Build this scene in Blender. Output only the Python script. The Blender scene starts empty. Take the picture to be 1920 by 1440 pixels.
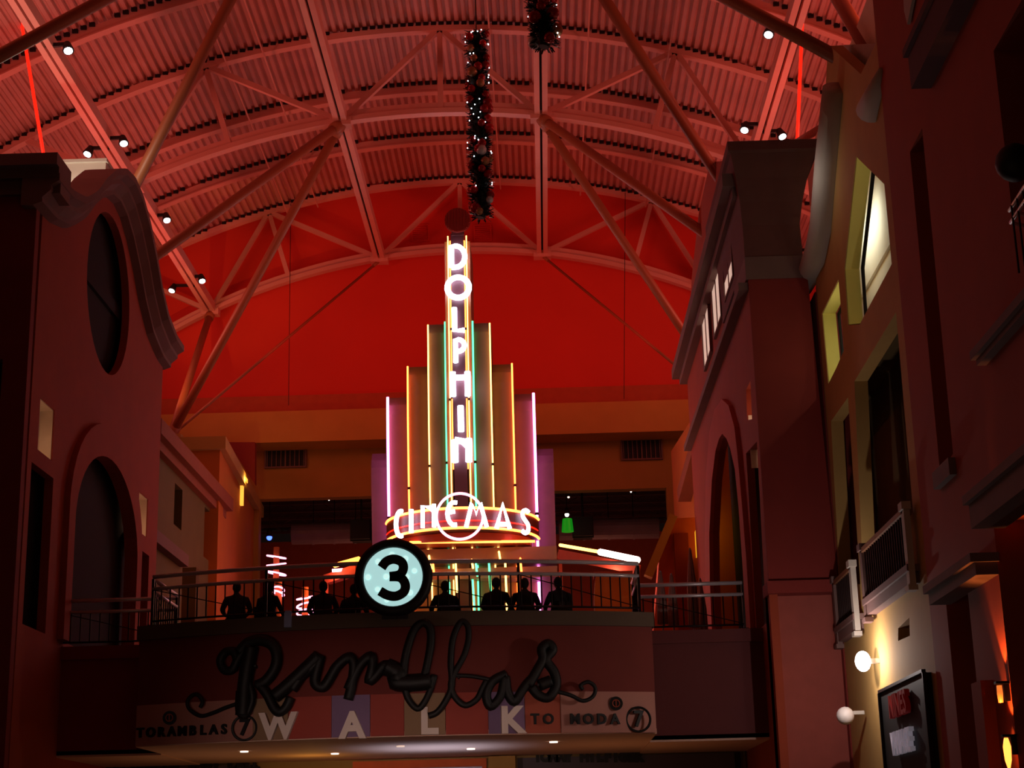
import bpy, bmesh, math, random
from mathutils import Vector, Matrix
from mathutils.geometry import tessellate_polygon
random.seed(7)
PI = math.pi
S = bpy.context.scene
COL = S.collection

# ------------------------------------------------------------------ camera
FPX = 3089.0
_y = Vector((67, -880, -FPX)).normalized()
_z = Vector((-273, 10820, -FPX)); _z = (_z - _y * _z.dot(_y)).normalized()
_x = _y.cross(_z)
CAMR = Matrix((_x, _y, _z))            # world = CAMR @ camera space
CAMP = Vector((0, 0, 1.6))
cam = bpy.data.objects.new('camera', bpy.data.cameras.new('camera'))
COL.objects.link(cam)
cam.data.sensor_width = 36; cam.data.lens = FPX / 1920 * 36
cam.data.clip_end = 400
cam.matrix_world = Matrix.Translation(CAMP) @ CAMR.to_4x4()
S.camera = cam

# ------------------------------------------------------------------ world, view, large lights
S.view_settings.view_transform = 'Standard'; S.view_settings.look = 'None'
S.view_settings.exposure = 0; S.view_settings.gamma = 1
S.view_settings.use_curve_mapping = False
W = bpy.data.worlds.new('world'); S.world = W; W.use_nodes = True
W.node_tree.nodes['Background'].inputs[0].default_value = (1, .5, .4, 1)
W.node_tree.nodes['Background'].inputs[1].default_value = .004

def light(kind, loc, power, color, aim=None, size=1., size_y=None, spot=60, blend=.6):
    d = bpy.data.lights.new('light', kind); d.energy = power; d.color = color
    if kind == 'AREA':
        d.size = size
        if size_y: d.shape = 'RECTANGLE'; d.size_y = size_y
    else: d.shadow_soft_size = size
    if kind == 'SPOT': d.spot_size = math.radians(spot); d.spot_blend = blend
    o = bpy.data.objects.new('light', d); COL.objects.link(o); o.location = loc
    if aim is not None:
        o.rotation_euler = (Vector(aim) - Vector(loc)).to_track_quat('-Z', 'Y').to_euler()
    return o
RED = (1, .2, .15); ORG = (1, .32, .05); WARM = (1, .55, .3)
# cove uplights on the tops of the side buildings wash the vault red
for yy in (38, 50, 62):
    light('AREA', (-17.5, yy, 21.5), 340, RED, (-4, yy + 2, 32), 8, 1.5)
    light('AREA', (11.5, yy, 21.5), 340, RED, (-2, yy + 2, 32), 8, 1.5)
light('AREA', (-3.2, 66, 22.6), 95, (1, .05, .02), (-3.2, 72, 27), 16, 1)     # end wall ledge light
light('AREA', (-3.2, 52, 12), 90, ORG, (-3.2, 73, 19), 8, 3)                      # glow on the beam and far wall
light('AREA', (-3.2, 18, 16), 30, (1, .34, .12), (-3.2, 42, 10), 10, 6)         # dim mall light behind the viewer
light('AREA', (-3.2, 14, 2.2), 55, (1, .62, .42), (-3.2, 38, 4.6), 12, 2)          # shop light at street level
light('AREA', (-3.2, 16, 2.6), 11, (1, .72, .62), (-3.2, 38, 4.5), 7, .5).data.spread = math.radians(15)   # narrow unseen light added to brighten only the bridge sign band

# ------------------------------------------------------------------ pixel -> point on a plane
def ray(px, py): return CAMR @ Vector((px - 960, 720 - py, -FPX))
def onx(px, py, X): r = ray(px, py); return CAMP + r * (X / r.x)
def ony(px, py, Y): r = ray(px, py); return CAMP + r * (Y / r.y)
def onz(px, py, Z): r = ray(px, py); return CAMP + r * ((Z - CAMP.z) / r.z)
def yz(X, *pts): return [(p.y, p.z) for p in (onx(a, b, X) for a, b in pts)]
def xz(Y, *pts): return [(p.x, p.z) for p in (ony(a, b, Y) for a, b in pts)]

# ------------------------------------------------------------------ materials
MATS = {}
def srgb(c): return tuple(((v / 255) / 12.92 if v / 255 <= .04045 else ((v / 255 + .055) / 1.055) ** 2.4) for v in c)
def mat(name, col, rough=.7, metal=0, var=.15, scale=3, bump=.05, emit=0, ecol=None):
    if name in MATS: return MATS[name]
    m = bpy.data.materials.new(name); m.use_nodes = True; MATS[name] = m
    n = m.node_tree.nodes; l = m.node_tree.links; b = n['Principled BSDF']
    c = srgb(col)
    b.inputs['Roughness'].default_value = rough; b.inputs['Metallic'].default_value = metal
    tc = n.new('ShaderNodeTexCoord'); nz = n.new('ShaderNodeTexNoise'); nz.inputs['Scale'].default_value = scale
    nz.inputs['Detail'].default_value = 4
    l.new(tc.outputs['Object'], nz.inputs['Vector'])
    mx = n.new('ShaderNodeMix'); mx.data_type = 'RGBA'
    mx.inputs[6].default_value = tuple(v * (1 - var) for v in c) + (1,)
    mx.inputs[7].default_value = tuple(min(1, v * (1 + var)) for v in c) + (1,)
    l.new(nz.outputs['Fac'], mx.inputs[0]); l.new(mx.outputs[2], b.inputs['Base Color'])
    if bump:
        bp = n.new('ShaderNodeBump'); bp.inputs['Strength'].default_value = bump
        l.new(nz.outputs['Fac'], bp.inputs['Height']); l.new(bp.outputs[0], b.inputs['Normal'])
    if emit:
        b.inputs['Emission Color'].default_value = srgb(ecol or col) + (1,)
        b.inputs['Emission Strength'].default_value = emit
    return m
def neon(name, col, st): return mat(name, col, .4, 0, 0, 1, 0, st)

M_deck = mat('painted_deck', (205, 150, 140), .55, .0, .25, .7)
M_steel = mat('painted_steel', (225, 165, 150), .5, 0, .08, 2)
M_strut = mat('painted_tube', (165, 95, 60), .5, 0, .1, 2)
M_black = mat('black_paint', (12, 10, 10), .6)
M_nearblack = mat('near_black', (20, 8, 8), .9)
M_endwall = mat('end_wall_paint', (225, 60, 40), .8, 0, .05, .5)
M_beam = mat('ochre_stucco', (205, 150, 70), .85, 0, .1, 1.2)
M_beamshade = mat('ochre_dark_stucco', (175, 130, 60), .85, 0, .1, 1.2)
M_redst = mat('red_stucco', (160, 62, 32), .85, 0, .14, 1.2, .15)
M_dred = mat('deep_red_stucco', (135, 40, 32), .85, 0, .14, 1.2, .15)
M_olive = mat('olive_stucco', (105, 92, 50), .85, 0, .12, 1.2, .15)
M_ochre = mat('mustard_stucco', (190, 150, 85), .85, 0, .14, 1.2, .15)
M_cornice = mat('plaster_cornice', (120, 90, 84), .8, 0, .12, 2, .1)
M_greyc = mat('grey_plaster', (190, 180, 168), .8, 0, .08, 2, .1)
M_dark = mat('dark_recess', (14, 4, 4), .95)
M_cream = mat('cream_plaster', (240, 225, 200), .8, 0, .04)
M_paleyel = mat('pale_yellow_jamb', (235, 225, 120), .8, 0, .04)
M_chrome = mat('brushed_rail_steel', (215, 205, 210), .3, .35, .06, 8)
M_iron = mat('dark_baluster_iron', (40, 24, 22), .5, .6)
M_floor = mat('floor_tile', (120, 90, 75), .4, 0, .2, .8)
M_panel = mat('sign_panel_metal', (135, 105, 85), .5, .1, .1, 2)
M_pylon = mat('pylon_face', (85, 45, 48), .5)

# ------------------------------------------------------------------ mesh helpers
def finish(name, bm, m, parent=None, smooth=False, kind=None, label=None):
    bmesh.ops.recalc_face_normals(bm, faces=bm.faces)
    me = bpy.data.meshes.new(name); bm.to_mesh(me); bm.free()
    for mm in (m if isinstance(m, (list, tuple)) else [m]): me.materials.append(mm)
    if smooth:
        for p in me.polygons: p.use_smooth = True
    o = bpy.data.objects.new(name, me); COL.objects.link(o)
    if parent: o.parent = parent
    if kind: o['kind'] = kind
    if label: o['label'] = label
    return o
def thing(name, label, cat, loc=(0, 0, 0), group=None, kind=None):
    o = bpy.data.objects.new(name, None); COL.objects.link(o); o.location = loc; o.empty_display_size = .2
    o['label'] = label; o['category'] = cat
    if group: o['group'] = group
    if kind: o['kind'] = kind
    bpy.context.view_layer.update()
    return o
def tag(o, label, cat, group=None):
    o['label'] = label; o['category'] = cat
    if group: o['group'] = group
    return o
def local(bm, root):
    if root is not None: bmesh.ops.translate(bm, verts=bm.verts, vec=-root.location)
    return bm
def box(bm, x0, x1, y0, y1, z0, z1):
    v = [bm.verts.new((x, y, z)) for x in (x0, x1) for y in (y0, y1) for z in (z0, z1)]
    for f in ((0, 1, 3, 2), (4, 6, 7, 5), (0, 4, 5, 1), (2, 3, 7, 6), (0, 2, 6, 4), (1, 5, 7, 3)):
        bm.faces.new([v[i] for i in f])
    return v
def bar(bm, a, b, w, h=None, up=Vector((0, 0, 1))):
    a = Vector(a); b = Vector(b); h = h or w; d = (b - a).normalized()
    s = d.cross(up)
    if s.length < 1e-3: s = d.cross(Vector((0, 1, 0)))
    s.normalize(); u = s.cross(d).normalized()
    v = [bm.verts.new(p + s * (w / 2 * i) + u * (h / 2 * j)) for p in (a, b) for i, j in ((-1, -1), (1, -1), (1, 1), (-1, 1))]
    for f in ((0, 1, 2, 3), (7, 6, 5, 4), (0, 4, 5, 1), (1, 5, 6, 2), (2, 6, 7, 3), (3, 7, 4, 0)):
        bm.faces.new([v[i] for i in f])
def tube(bm, pts, r, n=8, closed=False):
    pts = [Vector(p) for p in pts]; N = len(pts); rings = []
    rr = r if isinstance(r, (list, tuple)) else [r] * N
    pu = None
    for i, p in enumerate(pts):
        if closed: t = pts[(i + 1) % N] - pts[i - 1]
        else: t = pts[min(i + 1, N - 1)] - pts[max(i - 1, 0)]
        t.normalize()
        u = pu - t * pu.dot(t) if pu is not None else t.orthogonal()
        if u.length < 1e-4: u = t.orthogonal()
        u.normalize(); pu = u; w = t.cross(u)
        rings.append([bm.verts.new(p + (u * math.cos(2 * PI * k / n) + w * math.sin(2 * PI * k / n)) * rr[i]) for k in range(n)])
    for i in range(N if closed else N - 1):
        A, B = rings[i], rings[(i + 1) % N]
        for k in range(n): bm.faces.new((A[k], A[(k + 1) % n], B[(k + 1) % n], B[k]))
    if not closed:
        bm.faces.new(rings[0][::-1]); bm.faces.new(rings[-1])
def slab(bm, outer, holes, d0, d1, axis):
    def P(a, b, d): return (d, a, b) if axis == 'x' else ((a, d, b) if axis == 'y' else (a, b, d))
    loops = [outer] + list(holes)
    tess = tessellate_polygon([[Vector((a, b, 0)) for a, b in lp] for lp in loops])
    flat = [p for lp in loops for p in lp]
    A = [bm.verts.new(P(a, b, d0)) for a, b in flat]; B = [bm.verts.new(P(a, b, d1)) for a, b in flat]
    for t in tess:
        if len(set(t)) < 3: continue
        for V in (A, B):
            try: bm.faces.new([V[i] for i in t])
            except ValueError: pass
    k = 0
    for lp in loops:
        n = len(lp)
        for i in range(n):
            j = (i + 1) % n
            bm.faces.new((A[k + i], A[k + j], B[k + j], B[k + i]))
        k += n
def catmull(pts, n=6, closed=False):
    pts = [tuple(p) for p in pts]; N = len(pts); out = []
    for i in range(N if closed else N - 1):
        if closed: q = [pts[(i + k) % N] for k in (-1, 0, 1, 2)]
        else: q = [pts[max(i - 1, 0)], pts[i], pts[i + 1], pts[min(i + 2, N - 1)]]
        for s in range(n):
            t = s / n
            out.append(tuple(.5 * (2 * b + (c - a) * t + (2 * a - 5 * b + 4 * c - d) * t * t + (3 * b - a - 3 * c + d) * t ** 3) for a, b, c, d in zip(*q)))
    if not closed: out.append(pts[-1])
    return out
def ribbon(bm, pts, w, y0, y1, fn):
    """flat stroke of width w through 2D points; fn(u, v, depth) gives the 3D point"""
    n = len(pts); L = []; R = []
    for i in range(n):
        a = Vector(pts[max(i - 1, 0)][:2]); b = Vector(pts[min(i + 1, n - 1)][:2]); t = (b - a).normalized(); p = Vector(pts[i][:2])
        nn = Vector((-t.y, t.x)) * (w / 2); L.append(p + nn); R.append(p - nn)
    rows = [[bm.verts.new(fn(q.x, q.y, d)) for q, d in ((L[i], y0), (R[i], y0), (R[i], y1), (L[i], y1))] for i in range(n)]
    for i in range(n - 1):
        for k in range(4): bm.faces.new((rows[i][k], rows[i][(k + 1) % 4], rows[i + 1][(k + 1) % 4], rows[i + 1][k]))
    bm.faces.new(rows[0][::-1]); bm.faces.new(rows[-1])
def ball(bm, c, r, seg=12, sq=(1, 1, 1)):
    m4 = Matrix.Translation(c) @ Matrix.Diagonal((r * sq[0], r * sq[1], r * sq[2], 1))
    return bmesh.ops.create_uvsphere(bm, u_segments=seg, v_segments=max(6, seg // 2), radius=1, matrix=m4)
def arcpts(cx, cy, r, a0, a1, n=16, ry=None):
    return [(cx + r * math.cos(math.radians(a0 + (a1 - a0) * i / n)), cy + (ry or r) * math.sin(math.radians(a0 + (a1 - a0) * i / n))) for i in range(n + 1)]
def text(name, s, size, m, mtx, parent=None, depth=.03, offset=.0, label=None):
    cu = bpy.data.curves.new(name, 'FONT'); cu.body = s; cu.size = size; cu.extrude = depth; cu.offset = offset
    cu.align_x = 'CENTER'; cu.align_y = 'CENTER'; cu.resolution_u = 3
    t = bpy.data.objects.new(name, cu); COL.objects.link(t)
    bpy.context.view_layer.update()
    me = bpy.data.meshes.new_from_object(t.evaluated_get(bpy.context.evaluated_depsgraph_get()))
    bpy.data.objects.remove(t); bpy.data.curves.remove(cu)
    me.materials.clear(); me.materials.append(m); me.name = name
    o = bpy.data.objects.new(name, me); COL.objects.link(o)
    if parent: o.parent = parent; o.matrix_parent_inverse = Matrix.Translation(parent.location).inverted()
    o.matrix_world = mtx
    if label: o['label'] = label
    return o
def mtx(loc, rz=0, sx=1, sy=1):   # upright text facing -Y, then turned rz about Z
    return Matrix.Translation(loc) @ Matrix.Rotation(rz, 4, 'Z') @ Matrix.Rotation(PI / 2, 4, 'X') @ Matrix.Diagonal((sx, sy, 1, 1))

# ================================================================== SETTING
bm = bmesh.new(); box(bm, -30, 26, -6, 100, -.3, 0); finish('floor', bm, M_floor, kind='structure')

# ---- vault
CX = -3.2; ZT, RT = 31.85, 32.0; ZB, RB = 28.4, 27.0
def top(o, dz=0): return ZT - (RT - math.sqrt(RT * RT - o * o)) + dz
def bot(o, dz=0): return ZB - (RB - math.sqrt(RB * RB - min(o * o, 640))) + dz
ARCHY = [71.3 - 4.93 * k for k in range(10)]
TRUSSK = (0, 3, 6, 9)
ceil = bpy.data.objects.new('ceiling', None); COL.objects.link(ceil); ceil['kind'] = 'structure'
def deck(y0, y1):
    bm = bmesh.new(); pitch = .29; n = int(40 / pitch); rows = []
    prof = []
    for i in range(n):
        for f, d in ((0, 0), (.42, 0), (.55, .12), (.87, .12)):
            prof.append(((-20 + (i + f) * pitch), d))
    for o, d in prof:
        a = math.asin(o / RT); r = RT + d
        rows.append((CX + r * math.sin(a), ZT - RT + r * math.cos(a) + .22))
    A = [bm.verts.new((x, y0, z)) for x, z in rows]; B = [bm.verts.new((x, y1, z)) for x, z in rows]
    for i in range(len(rows) - 1): bm.faces.new((A[i], A[i + 1], B[i + 1], B[i]))
    finish('deck_sheet', bm, M_deck, ceil)
ys = sorted(ARCHY)
for a, b in zip(ys[:-1], ys[1:]): deck(a, b)
deck(71.3, 72.1); deck(20, ys[0])
# roof skin above the deck so nothing leaks
bm = bmesh.new()
pp = [(CX + 20 * math.sin(t) * 1.15, top(min(20, abs(20 * math.sin(t)))) + .6) for t in [i / 12 * PI / 2 for i in range(-12, 13)]]
A = [bm.verts.new((x, 20, z)) for x, z in pp]; B = [bm.verts.new((x, 73, z)) for x, z in pp]
for i in range(len(pp) - 1): bm.faces.new((A[i], A[i + 1], B[i + 1], B[i]))
finish('roof_skin', bm, M_nearblack, ceil)

def arcbar(bm, fn, y, o0, o1, w, h, n=40, dz=0):
    prev = None
    for i in range(n + 1):
        o = o0 + (o1 - o0) * i / n; z = fn(o) + dz; x = CX + o
        r = [bm.verts.new(p) for p in ((x, y - w / 2, z - h / 2), (x, y + w / 2, z - h / 2), (x, y + w / 2, z + h / 2), (x, y - w / 2, z + h / 2))]
        if prev:
            for k in range(4): bm.faces.new((prev[k], prev[(k + 1) % 4], r[(k + 1) % 4], r[k]))
        prev = r
def flute_blocks(y, parent):  # row of dark blocks in the deck flutes above a chord
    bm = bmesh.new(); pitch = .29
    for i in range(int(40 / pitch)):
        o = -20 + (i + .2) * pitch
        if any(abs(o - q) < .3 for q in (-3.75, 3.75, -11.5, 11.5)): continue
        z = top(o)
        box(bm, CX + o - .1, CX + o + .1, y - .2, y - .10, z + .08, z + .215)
    finish('flute_block', local(bm, parent), M_nearblack, parent, kind='stuff')
WEB = [(0, 't', 0, 'b')]
for s in (-1, 1):
    WEB += [(0, 't', s * 3.75, 'b'), (s * 3.75, 'b', s * 8.9, 't'), (s * 8.9, 't', s * 7.9, 'b'), (s * 8.9, 't', s * 11.5, 'b'), (s * 11.5, 'b', s * 15.6, 't')]
tl = {0: 'arched roof truss against the red end wall, nearest the neon sign tower',
      3: 'second roof truss from the end wall, its bottom chord crossing behind the long garland',
      6: 'roof truss overhead nearest the viewer but one, only its ends in view',
      9: 'roof truss nearest the viewer above the hall'}
rk = 0
for k, y in enumerate(ARCHY):
    if k in TRUSSK:
        t = thing('roof_truss', tl[k], 'truss', (CX, y, ZB), group='arched roof trusses')
        bm = bmesh.new(); arcbar(bm, top, y, -20, 20, .34, .26); finish('top_chord', local(bm, t), M_steel, t)
        bm = bmesh.new(); arcbar(bm, bot, y, -15.6, 15.6, .36, .2); arcbar(bm, bot, y, -15.6, 15.6, .12, .34, dz=.2)
        finish('bottom_chord', local(bm, t), M_steel, t)
        for a, ka, b, kb in WEB:
            A = Vector((CX + a, y, top(a) if ka == 't' else bot(a))); B = Vector((CX + b, y, top(b) if kb == 't' else bot(b)))
            bm = bmesh.new(); bar(bm, A, B, .2, .2); finish('web_member', local(bm, t), M_steel, t)
        for o in (-11.5, -3.75, 3.75, 11.5):
            bm = bmesh.new(); box(bm, CX + o - .4, CX + o + .4, y - .25, y + .25, bot(o) - .22, bot(o) + .1)
            finish('gusset_plate', local(bm, t), M_steel, t)
    else:
        rk += 1
        nm = ['first', 'second', 'third', 'fourth', 'fifth', 'sixth'][rk - 1]
        t = thing('roof_rib', f'plain arched roof rib, {nm} out from the end wall', 'rib', (CX, y, ZT), group='arched roof ribs')
        bm = bmesh.new(); arcbar(bm, top, y, -20, 20, .14, .36, dz=-.05); arcbar(bm, top, y, -20, 20, .34, .05, dz=-.24); finish('chord', local(bm, t), M_steel, t)
    flute_blocks(y, t)
for o, nm in ((-11.5, 'outer left double roof beam carrying the left spotlights'), (-3.75, 'inner left double roof beam running to the end wall'),
              (3.75, 'inner right double roof beam running to the end wall'), (11.5, 'outer right double roof beam carrying the right spotlights')):
    zc = bot(o) + .12
    t = thing('roof_beam', nm, 'beam', (CX + o, 27, zc), group='lengthwise roof beams')
    for s in (-1, 1):
        bm = bmesh.new(); box(bm, CX + o + s * .145 - .1, CX + o + s * .145 + .1, 22, 71.3, zc - .2, zc + .2); finish('channel', local(bm, t), M_steel, t)
    bm = bmesh.new(); box(bm, CX + o - .04, CX + o + .04, 22, 71.3, zc, zc + .25); finish('web_plate', local(bm, t), M_nearblack, t)
for o, nm in ((-8, 'thin pipe under the deck left of the inner left beam'), (-6.6, 'thin pipe under the deck beside the left inner beam'), (1.9, 'thin pipe under the deck right of the long garland'), (5.6, 'thin pipe under the deck right of the inner right beam'), (8.6, 'thin pipe under the deck farthest right')):
    bm = bmesh.new(); tube(bm, [(CX + o, 22, top(o) - .42), (CX + o, 71.2, top(o) - .42)], .035, 6)
    tag(finish('sprinkler_pipe', bm, M_steel), nm, 'pipe', 'sprinkler pipes under the deck')

# ---- end wall
pts = [(CX + o, top(o) + .3) for o in [x * 1.0 for x in range(-20, 21)]]
bm = bmesh.new(); slab(bm, pts + [(CX + 20, 21), (CX - 20, 21)], [], 72.1, 72.6, 'y'); finish('wall_back', bm, M_endwall, kind='structure')
# two faint square grilles on it
for a, lb in ((788, 'faint square grille on the red end wall left of the disc'), (905, 'faint square grille on the red end wall right of the disc')):
    p = ony(a, 437, 72.05); t = thing('wall_grille', lb, 'grille', p)
    bm = bmesh.new(); slab(bm, [(p.x - .42, p.z - .42), (p.x + .42, p.z - .42), (p.x + .42, p.z + .42), (p.x - .42, p.z + .42)], [[(p.x - .36, p.z - .36), (p.x + .36, p.z - .36), (p.x + .36, p.z + .36), (p.x - .36, p.z + .36)]], 72.02, 72.1, 'y')
    finish('frame', local(bm, t), M_endwall, t)
    bm = bmesh.new()
    for i in range(7): box(bm, p.x - .36, p.x + .36, 72.05, 72.1, p.z - .33 + i * .1, p.z - .28 + i * .1)
    finish('slat', local(bm, t), M_endwall, t, kind='stuff')
# beam and lower back wall
zb0, zb1 = ony(700, 825, 71.5).z, ony(700, 767, 71.5).z
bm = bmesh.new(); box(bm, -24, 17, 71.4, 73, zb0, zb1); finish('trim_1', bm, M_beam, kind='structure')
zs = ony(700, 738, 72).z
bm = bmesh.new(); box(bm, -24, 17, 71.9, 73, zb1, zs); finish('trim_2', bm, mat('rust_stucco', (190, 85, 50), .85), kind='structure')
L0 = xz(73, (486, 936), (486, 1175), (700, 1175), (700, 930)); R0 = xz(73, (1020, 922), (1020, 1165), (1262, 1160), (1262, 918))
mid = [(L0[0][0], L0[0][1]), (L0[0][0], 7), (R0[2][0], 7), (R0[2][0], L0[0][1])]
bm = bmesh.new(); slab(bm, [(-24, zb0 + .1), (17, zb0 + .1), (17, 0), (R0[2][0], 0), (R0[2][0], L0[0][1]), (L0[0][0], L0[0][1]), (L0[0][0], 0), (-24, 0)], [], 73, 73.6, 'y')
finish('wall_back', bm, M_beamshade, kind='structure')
for (a, b, c, d, lb) in ((497, 838, 575, 877, 'dark louvred vent high on the left of the ochre wall'), (1163, 822, 1243, 862, 'dark louvred vent high on the right of the ochre wall')):
    q = xz(73, (a, b), (c, d)); p = Vector(((q[0][0] + q[1][0]) / 2, 72.95, (q[0][1] + q[1][1]) / 2)); t = thing('wall_vent', lb, 'vent', p, group='wall vents')
    w = abs(q[1][0] - q[0][0]) / 2; h = abs(q[1][1] - q[0][1]) / 2
    bm = bmesh.new(); slab(bm, [(p.x - w, p.z - h), (p.x + w, p.z - h), (p.x + w, p.z + h), (p.x - w, p.z + h)], [[(p.x - w + .07, p.z - h + .07), (p.x - .03, p.z - h + .07), (p.x - .03, p.z + h - .07), (p.x - w + .07, p.z + h - .07)], [(p.x + .03, p.z - h + .07), (p.x + w - .07, p.z - h + .07), (p.x + w - .07, p.z + h - .07), (p.x + .03, p.z + h - .07)]], 72.86, 72.99, 'y')
    finish('frame', local(bm, t), M_cornice, t)
    bm = bmesh.new(); box(bm, p.x - w + .02, p.x + w - .02, 72.96, 73, p.z - h + .02, p.z + h - .02); finish('backing', local(bm, t), M_black, t)
    for i in range(9):
        bm = bmesh.new(); x = p.x - w + .12 + i * (2 * w - .24) / 8; box(bm, x - .02, x + .02, 72.9, 72.96, p.z - h + .07, p.z + h - .07); finish('slat', local(bm, t), M_cornice, t)

# ---- the food hall beyond: upper floor, ceiling, far wall
FZ = 6.95
bm = bmesh.new(); box(bm, -24, 17, 44, 90, FZ - .35, FZ); finish('floor', bm, M_floor, kind='structure')
M_far = mat('terracotta_far_wall', (190, 85, 60), .85)
bm = bmesh.new(); box(bm, -24, 17, 87, 87.4, 0, 18); finish('wall_back', bm, M_far, kind='structure')
zc = L0[0][1] + .5
fc = bpy.data.objects.new('ceiling', None); COL.objects.link(fc); fc['kind'] = 'structure'
bm = bmesh.new(); box(bm, -24, 17, 73.6, 87, zc + .8, zc + 1.1); finish('soffit', bm, mat('dark_violet_ceiling', (50, 32, 40), .8), fc)
for i in range(7):
    bm = bmesh.new(); yy = 74.6 + i * 1.8
    bar(bm, (-24, yy, zc + .35), (17, yy, zc + .35), .1, .12)
    bar(bm, (-24, yy, zc + .8), (17, yy, zc + .8), .1, .1)
    for j in range(50): bar(bm, (-24 + j * .82, yy, zc + (.35 if j % 2 else .8)), (-24 + (j + 1) * .82, yy, zc + (.8 if j % 2 else .35)), .05)
    finish('open_web_joist', bm, mat('violet_joist', (95, 62, 68), .6), fc)
M_duct = mat('violet_duct', (165, 135, 150), .5, .1)
for a, b, py, lb in ((548, 706, 1002, 'large pale round duct under the dark ceiling on the left'), (1048, 1235, 994, 'large pale round duct under the dark ceiling on the right')):
    A = ony(a, py, 78); B = ony(b, py - 4, 78); t = thing('air_duct', lb, 'duct', A, group='round ducts')
    bm = bmesh.new(); tube(bm, [A, B], .5, 20); finish('duct_body', local(bm, t), M_duct, t, smooth=False)
    for f in (.25, .5, .75):
        bm = bmesh.new(); c = A.lerp(B, f); tube(bm, [c - Vector((.05, 0, 0)), c + Vector((.05, 0, 0))], .53, 20); finish('duct_seam', local(bm, t), M_duct, t)
        bm = bmesh.new(); tube(bm, [c + Vector((0, 0, .5)), c + Vector((0, 0, zc + .8 - c.z))], .02, 5); finish('hanger', local(bm, t), M_iron, t)
for a, b, y0, lb in ((675, 992, 76, 'dark square duct end on the left beside the neon sign'), (1093, 986, 76, 'dark square duct end on the right above the green lamp')):
    p = ony(a, b, y0); bm = bmesh.new(); box(bm, p.x - .45, p.x + .45, y0, y0 + 1.2, p.z - .45, p.z + .45); box(bm, p.x - .5, p.x + .5, y0 + .3, y0 + .4, p.z - .5, p.z + .5)
    box(bm, p.x - .04, p.x + .04, y0 + .5, y0 + .6, p.z + .45, max(p.z + .5, zc + .3))
    tag(finish('square_duct', bm, M_black), lb, 'duct')

# ================================================================== LEFT BUILDING
XL = -12.0
C0 = 44.1
def gable(y):                     # outer outline of the curved gable
    t = abs(y - C0)
    tb = [(0, 20.75), (1, 20.6), (2, 20.15), (3, 19.45), (3.8, 18.75), (4.8, 18.15), (6, 17.85), (7.2, 17.8), (20, 17.8)]
    for (a, za), (b, zb) in zip(tb, tb[1:]):
        if t <= b:
            f = (t - a) / (b - a); return za + (zb - za) * f
gy = [37.3 + i * .2 for i in range(69)]
outer = [(37.52, 0), (51, 0)] + [(y, gable(y) - .1) for y in gy[::-1] if 37.52 <= y <= 51]
circ = arcpts(C0, 17.2, 2.32, 0, 360, 40)[:-1]
arch = [(41.3, 7)] + [(41.3, 10.3)] + arcpts(44.6, 10.1, 3.3, 180, 0, 20, 2.35)[1:-1] + [(47.9, 10.3), (47.9, 7)]
nicheL = [[(38.35, 11.25), (39.55, 11.25), (39.55, 12.55), (38.35, 12.55)], [(48.45, 11.2), (49.6, 11.2), (49.6, 12.4), (48.45, 12.4)]]
slotsL = [[(37.95, 7), (39.75, 7), (39.75, 10.85), (37.95, 10.85)], [(48.6, 7), (50.0, 7), (50.0, 10.7), (48.6, 10.7)]]
bm = bmesh.new(); slab(bm, outer, [circ, arch] + nicheL + slotsL, XL, XL - .22, 'x')
wl = finish('wall_left', bm, M_redst, kind='structure')
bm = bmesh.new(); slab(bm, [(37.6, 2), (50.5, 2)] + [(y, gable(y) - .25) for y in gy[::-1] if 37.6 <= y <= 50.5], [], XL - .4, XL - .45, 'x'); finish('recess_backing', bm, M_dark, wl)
bm = bmesh.new()      # raised arch surround
of = [(40.75, 7)] + [(40.75, 10.6)] + arcpts(44.6, 10.4, 3.85, 180, 0, 20, 2.95)[1:-1] + [(48.45, 10.6), (48.45, 7)]
inn = [(41.3, 7)] + [(41.3, 10.3)] + arcpts(44.6, 10.1, 3.3, 180, 0, 20, 2.35)[1:-1] + [(47.9, 10.3), (47.9, 7)]
slab(bm, of + inn[::-1], [], XL + .16, XL + .001, 'x'); finish('arch_surround', bm, M_redst, wl)
for nn in nicheL:
    bm = bmesh.new(); (a, b), (c, _), (_, d) = nn[0], nn[1], nn[2]
    box(bm, XL - .38, XL - .34, a, c, b, d); box(bm, XL - .38, XL - .03, c - .03, c, b, d); box(bm, XL - .38, XL - .03, a, c, d - .03, d); box(bm, XL - .38, XL - .03, a, c, b, b + .03)
    finish('niche_lining', bm, M_cream, wl)
    light('POINT', (XL - .14, (a + c) / 2 - .2, b + .25), 2.2, (1, .55, .33), size=.03)
# cornice following the gable: three stepped mouldings swept along the outline
bm = bmesh.new(); prof = [(-.3, .0), (.62, .0), (.62, -.18), (.42, -.3), (.42, -.42), (.22, -.6), (.22, -.72), (0, -.8), (-.3, -.8)]
prev = None; gy2 = [36.9 + i * .25 for i in range(58)]
for i, y in enumerate(gy2):
    a, b = gable(y - .1), gable(y + .1); t = Vector((0, .2, b - a)).normalized(); nrm = Vector((0, -t.z, t.y))
    r = [bm.verts.new(Vector((XL + u, y, gable(y))) + nrm * v) for u, v in prof]
    if prev:
        for k in range(len(r)): bm.faces.new((prev[k], prev[(k + 1) % len(r)], r[(k + 1) % len(r)], r[k]))
    else: bm.faces.new(r)
    prev = r
bm.faces.new(prev[::-1]); finish('cornice', bm, M_cornice, wl)
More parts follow.
